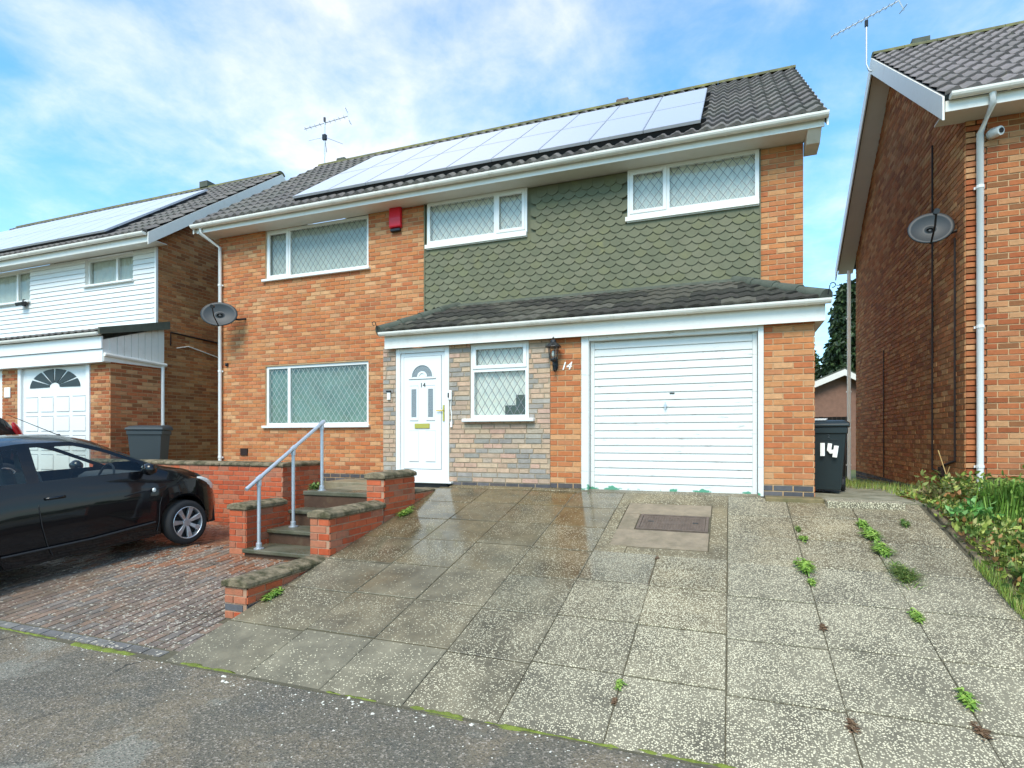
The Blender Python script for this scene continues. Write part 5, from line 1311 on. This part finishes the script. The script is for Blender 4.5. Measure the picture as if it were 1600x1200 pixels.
a1 = aerial('television aerial on a mast above the left end of the middle roof', (-10.15, 12.55, 8.5), [(0, 0, 0), (0, 0, 1.75)], (-.55, -.15, 1.52), (.55, .25, 1.86), 9)
for s_, e in ((1, (.40, .25, 1.14)), (-1, (-.45, -.1, 1.22)), (1, (-.25, .4, 1.10))):
    put('side_rod', G().tube([(0, 0, 1.28), e], .008, 5), mGALV, a1)
put('side_box', G().box(-.05, .05, -.04, .04, 1.2, 1.34), mBLACKM, a1)
aerial('television aerial on a bent mast at the gable of the right-hand house', (2.44, 12.1, 8.35), [(.1, 0, 0), (-.06, 0, .08), (-.10, 0, .2), (-.10, 0, .95)], (-.70, -.20, .72), (.42, .12, 1.30), 11)

al = thing('alarm_box', 'red burglar alarm box mounted between the upstairs windows', 'alarm box', (-5.565, 8.83, 5.62))
put('cover', G().prism([(-.12, 0, .20), (-.12, -.07, .22), (-.12, -.085, .0), (-.12, -.07, -.16), (-.12, 0, -.18)], (.24, 0, 0)), mREDP, al, bevel=.02, seg=2)
put('base', G().box(-.10, .10, -.065, 0, -.235, -.182), mBLACKM, al, bevel=.01)
ln = thing('wall_lantern', 'black coach lantern on the brick pier beside the garage', 'wall lantern', (-2.27, 7.69, 2.72))
put('wall_plate', G().prism([(math.cos(q) * .035, -.002, math.sin(q) * .10 + .02) for q in np.linspace(0, 2 * math.pi, 13)[:-1]], (0, -.02, 0)), mBLACKM, ln)
put('arm', G().tube([(0, -.02, .0), (0, -.05, -.075), (0, -.11, -.075), (0, -.125, -.01), (0, -.125, .05)], .012, 8).lathe([(0, -.10), (.022, -.085), (.012, -.06)], (0, -.05, .0), 8), mBLACKM, ln)
put('cage', G().lathe([(.03, .04), (.052, .06), (.052, .075), (.03, .08)], (0, -.125, 0), 6).tube([(.05, -.125, .07), (.075, -.125, .24)], .005, 4).tube([(-.05, -.125, .07), (-.075, -.125, .24)], .005, 4).tube([(.025, -.168, .07), (.037, -.19, .24)], .005, 4).tube([(-.025, -.168, .07), (-.037, -.19, .24)], .005, 4), mBLACKM, ln)
put('glass', G().lathe([(.045, .075), (.068, .238)], (0, -.125, 0), 6), mGLASS, ln)
put('bulb', G().lathe([(0, .10), (.02, .115), (.024, .15), (.015, .185), (0, .19)], (0, -.125, 0), 10), mWPAINT, ln, smooth=True)
put('roof', G().lathe([(.115, .235), (.11, .245), (.045, .30), (.04, .33), (.012, .345), (.016, .36), (0, .385)], (0, -.125, 0), 12), mBLACKM, ln)
text('house_number', '14', mWPAINT, None, (-2.125, 7.686, 2.655), .15, shear=.3, ext=.005, label='cream italic house number on the brick pier below the lantern', cat='house number', bold=.002)
db = thing('doorbell', 'small white bell push left of the front door', 'doorbell', (-4.98, 7.69, 2.36)); put('case', G().box(-.028, .028, -.03, 0, -.06, .06), mWPAINT, db, bevel=.006); put('hood', G().box(-.034, .034, -.04, 0, .062, .085), mBLACKM, db)
ks = thing('door_chime', 'small pale key-safe and cable at the right jamb of the front door', 'key safe', (-3.905, 7.684, 2.35)); put('case', G().box(-.02, .025, -.03, 0, -.075, .07), mWPAINT, ks, bevel=.008); put('button', G().box(-.035, -.018, -.035, 0, -.04, .03), mBLACKM, ks); put('cable', G().tube([(.01, -.008, -.07), (.005, -.008, -.2), (.022, -.008, -.32), (.018, -.008, -.42)], .007, 6), mWPAINT, ks); put('lower_box', G().box(.0, .03, -.02, 0, -.48, -.40), mWPAINT, ks)
ks.name = 'key_safe'
cc = thing('security_camera', 'white dome security camera under the eaves of the right-hand house', 'security camera', (3.06, 8.83, 5.50)); put('base', G().lathe([(.06, -.03), (.06, 0)], k=16, axis='y'), mUPVC, cc); put('dome', G().tube([(0, -.02, 0), (.0, -.06, -.01), (.05, -.14, -.02)], [.05, .065, .055], 14), mUPVC, cc, smooth=True); put('lens', G().tube([(.05, -.14, -.02), (.056, -.15, -.021)], .03, 12), mBLACKM, cc)
cc2 = thing('security_light', 'small black floodlight below a window on the white clad house', 'floodlight', (-16.05, 8.80, 4.98)); put('lamp', G().prism([(-.12, -.02, .05), (-.12, -.14, .0), (-.12, -.12, -.08), (-.12, -.02, -.04)], (.24, 0, 0)), mBLACKM, cc2); put('bracket', G().box(-.03, .03, -.03, .02, -.06, .10), mBLACKM, cc2)
for k in range(1):
    cs_ = thing('cable_socket', 'small black cable entry beside the downpipe on the middle house', 'cable entry', (-9.56, 8.83, 3.20)); put('case', G().box(-.03, .03, -.03, 0, -.03, .03), mBLACKM, cs_); put('gland', G().tube([(0, -.03, 0), (0, -.05, -.03)], .012, 6), mBLACKM, cs_)

# ------------------------------------------------------------------ things seen down the passage
fb = thing('outbuilding', 'small rear garage with white bargeboards seen down the side passage', 'outbuilding', (3.3, 24, .55))
put('wall', G().prism([(-2.2, 0, 0), (2.2, 0, 0), (2.2, 0, 2.5), (.6, 0, 3.55), (-2.2, 0, 2.35)], (0, 5, 0)), M('outbuilding_brick', lin(132, 100, 84), rough=.9, var=.2, vs=6), fb)
put('roof', G().prism([(-2.6, -.3, 2.22), (.6, -.3, 3.62), (2.5, -.3, 2.5), (2.5, -.3, 2.60), (.6, -.3, 3.72), (-2.6, -.3, 2.32)], (0, 5.4, 0)), mRIDGED, fb)
put('bargeboard', G().prism([(-2.6, -.36, 2.06), (.6, -.36, 3.44), (.6, -.36, 3.66), (-2.6, -.36, 2.28)], (0, .05, 0)), mUPVC2, fb)
put('bargeboard', G().prism([(.6, -.36, 3.44), (2.5, -.36, 2.34), (2.5, -.36, 2.54), (.6, -.36, 3.66)], (0, .05, 0)), mUPVC2, fb)
fn = thing('board_fence', 'dark close-boarded fence and gate across the end of the passage', 'fence', (.97, 17.2, .65))
for i in range(19): put('board', G().box(i * .105, i * .105 + .1, random.uniform(0, .008), .022, 0, 1.62 + random.uniform(-.01, .01)), mFENCE, fn)
put('rail', G().box(0, 2.0, .024, .07, .4, .48).box(0, 2.0, .024, .07, 1.3, 1.38), mFENCE, fn)
# ------------------------------------------------------------------ vegetation
def leafy(g, c, n, spread, size, pal, rd, droop=0.0, elong=1.0, up=0.0):
    for i in range(n):
        p = Vector((rd.gauss(0, spread[0]), rd.gauss(0, spread[1]), rd.gauss(0, spread[2]))) + Vector(c)
        d = Vector((rd.gauss(0, 1), rd.gauss(0, 1), rd.gauss(0, .6) + up - droop)).normalized(); a = d.cross(Vector((rd.random(), rd.random(), rd.random() + .1))).normalized()
        s = size * rd.uniform(.6, 1.3); t = jit(rd.choice(pal), .15)
        e = d * s * elong; w_ = a * s * .36; n_ = d.cross(a) * s * .12
        g.poly([p, p + e * .3 + w_ * .85 + n_, p + e * .65 + w_ * .8 + n_, p + e, p + e * .65 - w_ * .8 + n_, p + e * .3 - w_ * .85 + n_], t)
GREEN_D = [lin(44, 62, 34), lin(54, 74, 38), lin(36, 52, 30), lin(64, 84, 44)]
GREEN_L = [lin(126, 158, 60), lin(108, 142, 52), lin(146, 170, 78), lin(96, 128, 48)]
GREEN_M = [lin(92, 118, 52), lin(112, 132, 62), lin(78, 104, 46), lin(132, 140, 72)]
def conifer(label, loc, h, r, pal, seed, drop=.5, n=240):
    rd = random.Random(seed); rt = thing('conifer_tree', label, 'tree', loc, group='trees beyond the houses')
    put('trunk', G().tube([(0, 0, 0), (.05, .02, h * .5), (0, 0, h)], [.2, .12, .02], 8), mBARK, rt, smooth=True)
    g = G(); br = G()
    for i in range(n):
        f = (i + rd.random()) / n; z = h * (.12 + .88 * f); rr = r * (1 - f) ** .75 * rd.uniform(.55, 1.12) + .12; a = rd.uniform(0, 2 * math.pi)
        e = Vector((math.cos(a) * rr, math.sin(a) * rr, z - drop * rr * .5)); s = Vector((0, 0, z))
        br.tube([s, s.lerp(e, .5) + Vector((0, 0, .08)), e], [.02, .012, .004], 4, cap=False)
        for k in range(7):
            q = s.lerp(e, .35 + .65 * k / 6); leafy(g, q, 13, (.10, .10, .10), .15, pal, rd, droop=.9, elong=1.6)
    put('branches', br, mBARK, rt); put('crown', g, mLEAF, rt)
    return rt
conifer('tall dark conifer showing between the two right-hand houses', (4.70, 27.5, .55), 7.6, 1.6, GREEN_D, 2, n=340)
conifer('shorter loose-branched evergreen left of the tall conifer', (3.3, 30.5, .55), 5.6, 1.7, [lin(70, 92, 44), lin(56, 78, 38), lin(84, 100, 52)], 5, drop=.2, n=170)
def weed(label, x, y, z, r, h, n, pal, seed, kind='blade', group='weeds growing in the driveway joints', cat='weed'):
    rd = random.Random(seed); rt = None; g = G()
    for i in range(n):
        a = rd.uniform(0, 2 * math.pi); l = h * rd.uniform(.5, 1.15); o = Vector((rd.gauss(0, r * .22), rd.gauss(0, r * .75), 0)); o.z = o.y * DSL; out = Vector((math.cos(a), math.sin(a), 0)); sd = Vector((-out.y, out.x, 0))
        t = jit(rd.choice(pal), .15); w = (.004 if kind == 'blade' else .0075) * rd.uniform(.7, 1.4) * (1 + h * 2)
        P = [o, o + out * r * .35 * rd.uniform(.4, 1.3) + Vector((0, 0, l * .65)), o + out * r * rd.uniform(.7, 1.4) + Vector((0, 0, l * (.8 if kind == 'blade' else .45)))]
        m = P[1]
        if kind == 'blade': g.poly([P[0] - sd * w, P[0] + sd * w, m + sd * w * .8, m - sd * w * .8], t); g.poly([m - sd * w * .8, m + sd * w * .8, P[2]], t)
        else: g.poly([P[0] - sd * w * .3, P[0] + sd * w * .3, m + sd * w * 1.2, m - sd * w * 1.2], t); g.poly([m - sd * w * 1.2, m + sd * w * 1.2, P[2]], t)
    return put('weed_tuft', g, mLEAF, None, (x, y, z), label=label, cat=cat, group=group)
DW = [  # pixel-measured spots on the drive: x, y, radius, height, leaves
    ('bright green weed in the joint in front of the right brick pier', .62, 5.62, .10, .09, 110, GREEN_L, 'leaf'),
    ('thin yellowing weed below the bright green tuft', .64, 5.35, .05, .05, 30, GREEN_L, 'leaf'),
    ('uppermost small weed tuft on the right-hand slabs', .66, 6.55, .06, .05, 40, GREEN_M, 'blade'),
    ('pale weed below the uppermost tuft on the right-hand slabs', .68, 6.3, .06, .05, 40, GREEN_L, 'leaf'),
    ('upper weed of the chain of three right of the bin slabs', 1.27, 6.75, .08, .07, 70, GREEN_L, 'leaf'),
    ('middle weed of the chain of three right of the bin slabs', 1.29, 6.45, .11, .09, 110, GREEN_L, 'leaf'),
    ('lower weed of the chain of three right of the bin slabs', 1.31, 6.12, .11, .08, 100, GREEN_L, 'leaf'),
    ('broad mat of grass across the joint right of the driveway centre', 1.36, 5.62, .16, .06, 190, GREEN_M, 'blade'),
    ('small yellow-green weed in the middle of the right slab', 1.27, 4.92, .07, .05, 50, GREEN_L, 'leaf'),
    ('small weed beside the planted bed near the path', 1.66, 6.85, .07, .06, 45, GREEN_M, 'leaf'),
    ('yellow weed at the right edge of the photo between slabs', 1.27, 3.98, .06, .05, 50, GREEN_L, 'leaf'),
    ('mossy weed in the joint just right of the lower drive centre', -.66, 3.66, .04, .03, 30, GREEN_L, 'leaf'),
    ('green weed at the foot of the low wall by the pavement', -3.96, 4.18, .08, .07, 60, GREEN_L, 'leaf'),
    ('green weed at the foot of the taller driveway wall', -3.92, 6.42, .11, .07, 70, GREEN_L, 'leaf'),
]
for i, (lb, x, y, r, h, n, pal, kd) in enumerate(DW): weed(lb, x, y, dz(y) + .002, r * .75, h * .85, int(n * 1.7), pal, i + 11, kd)
weed('small green plant beside the top handrail post', -5.62, 6.75, .955, .07, .14, 70, GREEN_M, 50, 'leaf')
BROWN = [lin(112, 86, 62), lin(100, 76, 54), lin(124, 98, 72)]
for i, (x, y, r, lb) in enumerate(((.63, 4.65, .05, 'brown dead moss in a joint on the right-hand slabs'), (.63, 3.62, .06, 'brown dead moss at the bottom right joint crossing'), (1.25, 3.74, .07, 'brown leaf litter at the joint by the lower right slab'), (-.66, 3.50, .03, 'brown moss streak low in the centre joint'), (-.65, 5.62, .03, 'brown moss speck below the manhole'))):
    weed(lb, x, y, dz(y) + .002, r * .6, .010, 46, BROWN, 80 + i, 'leaf', 'dead moss clumps in the driveway joints', 'moss')
# planted bed on the right
def bush(label, x, y, z, r, h, n, pal, seed, size=.05, stems=9, blade=0, group='plants in the bed'):
    h *= .8; rd = random.Random(seed); rt = thing('bed_plant', label, 'plant', (x, y, z), group=group); g = G(); s = G(); s.tc = lin(104, 112, 60)
    for i in range(stems):
        a = rd.uniform(0, 2 * math.pi); rr = r * rd.uniform(.2, 1); e = Vector((math.cos(a) * rr, math.sin(a) * rr, h * rd.uniform(.5, 1.05)))
        s.tube([(0, 0, -.03), e * .5 + Vector((0, 0, h * .12)), e], [.006, .004, .002], 4, cap=False)
        for k in range(5): leafy(g, (e * (.35 + .16 * k) + Vector((0, 0, h * .06))), max(1, n // (stems * 5)), (r * .16, r * .16, h * .10), size, pal, rd, elong=1.5, up=.5)
    for i in range(blade):
        a = rd.uniform(0, 2 * math.pi); o = Vector((rd.gauss(0, r * .3), rd.gauss(0, r * .3), 0)); out = Vector((math.cos(a), math.sin(a), 0)); sd = Vector((-out.y, out.x, 0)) * .005; l = h * rd.uniform(.8, 1.4); m = o + out * r * .3 + Vector((0, 0, l * .7)); t = jit(rd.choice(GREEN_L), .15)
        g.poly([o - sd, o + sd, m + sd, m - sd], t); g.poly([m - sd, m + sd, o + out * r * 1.0 + Vector((0, 0, l * .75))], t)
    put('stems', s, mLEAF, rt); put('leaves', g, mLEAF, rt); return rt
YEL = [lin(168, 172, 84), lin(150, 160, 70), lin(120, 140, 56), lin(182, 176, 110)]
RUST = [lin(166, 118, 70), lin(150, 104, 58), lin(130, 130, 60), lin(110, 126, 56)]
bush('pale yellow-green feathery plant at the foot of the white downpipe', 2.52, 7.85, .93, .40, .42, 520, YEL + GREEN_M, 1, .05, 16)
bush('tall grassy plant with arching blades in the bed', 2.58, 7.0, .86, .30, .55, 240, GREEN_L, 2, .04, 10, blade=420)
bush('broad-leaved green plant at the near edge of the bed', 2.30, 6.85, .84, .24, .22, 200, [lin(112, 160, 76), lin(96, 146, 70), lin(132, 170, 100)], 3, .055, 12, blade=60)
bush('rusty orange-leaved plant behind the broad leaves', 2.34, 7.35, .89, .18, .26, 120, RUST, 4, .06, 7)
bush('yellow-green leafy plant at the right edge of the bed', 3.05, 7.2, .87, .36, .40, 420, YEL + GREEN_L, 5, .06, 12)
bush('low green plant with rust leaves nearest the right picture edge', 2.45, 5.95, .66, .28, .24, 320, GREEN_M + RUST, 6, .06, 11)
bush('green ground plant along the edging near the picture edge', 2.22, 5.5, .55, .22, .18, 300, GREEN_M, 7, .05, 10, blade=60)
bush('dull brown-green seedling clump beside the path', 2.20, 7.75, .95, .24, .20, 220, [lin(110, 104, 60), lin(126, 110, 70), lin(96, 100, 52)], 8, .045, 9)
bush('dark green leafy clump by the air brick', 3.45, 8.0, .93, .32, .34, 320, GREEN_M + GREEN_D, 9, .07, 10)
bush('bright leafy plant low in the bed beside the kerb stones', 2.75, 6.3, .72, .30, .30, 360, GREEN_L + YEL, 10, .06, 12)
bush('spreading green plant in the lower bed', 2.55, 5.0, .46, .32, .22, 340, GREEN_M, 12, .06, 12, blade=40)
bush('leafy plant beyond the yellow one by the house wall', 3.3, 6.5, .78, .35, .35, 340, GREEN_M + YEL, 13, .06, 12)
cn = thing('garden_cane', 'thin dry cane leaning against the right-hand gable wall', 'cane', (2.58, 8.5, .93)); put('stem', G().tube([(0, 0, 0), (-.05, .1, .3), (-.11, .2, .62)], .005, 5), mBAMBOO, cn); put('twig', G().tube([(-.05, .1, .3), (-.02, .1, .42)], .003, 4), mBAMBOO, cn)
# grass: along the bed edge and down the passage
g = G(); rd = random.Random(77)
def blades(n, fx, fy, fz, h):
    for i in range(n):
        x, y = fx(), fy(); z = fz(y); a = rd.uniform(0, 6.28); o = Vector((x, y, z)); out = Vector((math.cos(a), math.sin(a), 0)) * .03; sd = Vector((-out.y, out.x, 0)) * .12; l = h * rd.uniform(.5, 1.2)
        g.poly([o - sd, o + sd, o + out + Vector((0, 0, l))], jit(rd.choice(GREEN_L + GREEN_M + YEL), .18))
blades(1600, lambda: 1.98 + abs(rd.gauss(0, .07)) - .06, lambda: rd.uniform(4.2, 5.9), lambda y: dz(y) + .01, .09)
blades(1100, lambda: rd.uniform(1.62, 2.35) + .1, lambda: rd.uniform(9.6, 14.5), lambda y: float(np.interp(y, [9.5, 12, 16], [.97, .86, .70])) - .01, .12)
blades(700, lambda: rd.uniform(2.0, 2.75), lambda: rd.uniform(8.3, 10.2), lambda y: .96, .10)
blades(9000, lambda: rd.uniform(2.06, 4.2), lambda: rd.uniform(3.3, 8.6), lambda y: min(bz(y), .95) + .01, .13)
for i in range(3000):
    x, y = rd.choice((rd.uniform(2.05, 2.5), rd.uniform(2.05, 4.2))), rd.uniform(3.3, 8.6); leafy(g, (x, y, min(bz(y), .95) + .04), 3, (.05, .05, .02), .045, GREEN_M + YEL + RUST[:1], rd, elong=1.5, up=.6)
put('grass', g, mLEAF, kind='stuff', label='rough grass along the bed edge and in the side passage')
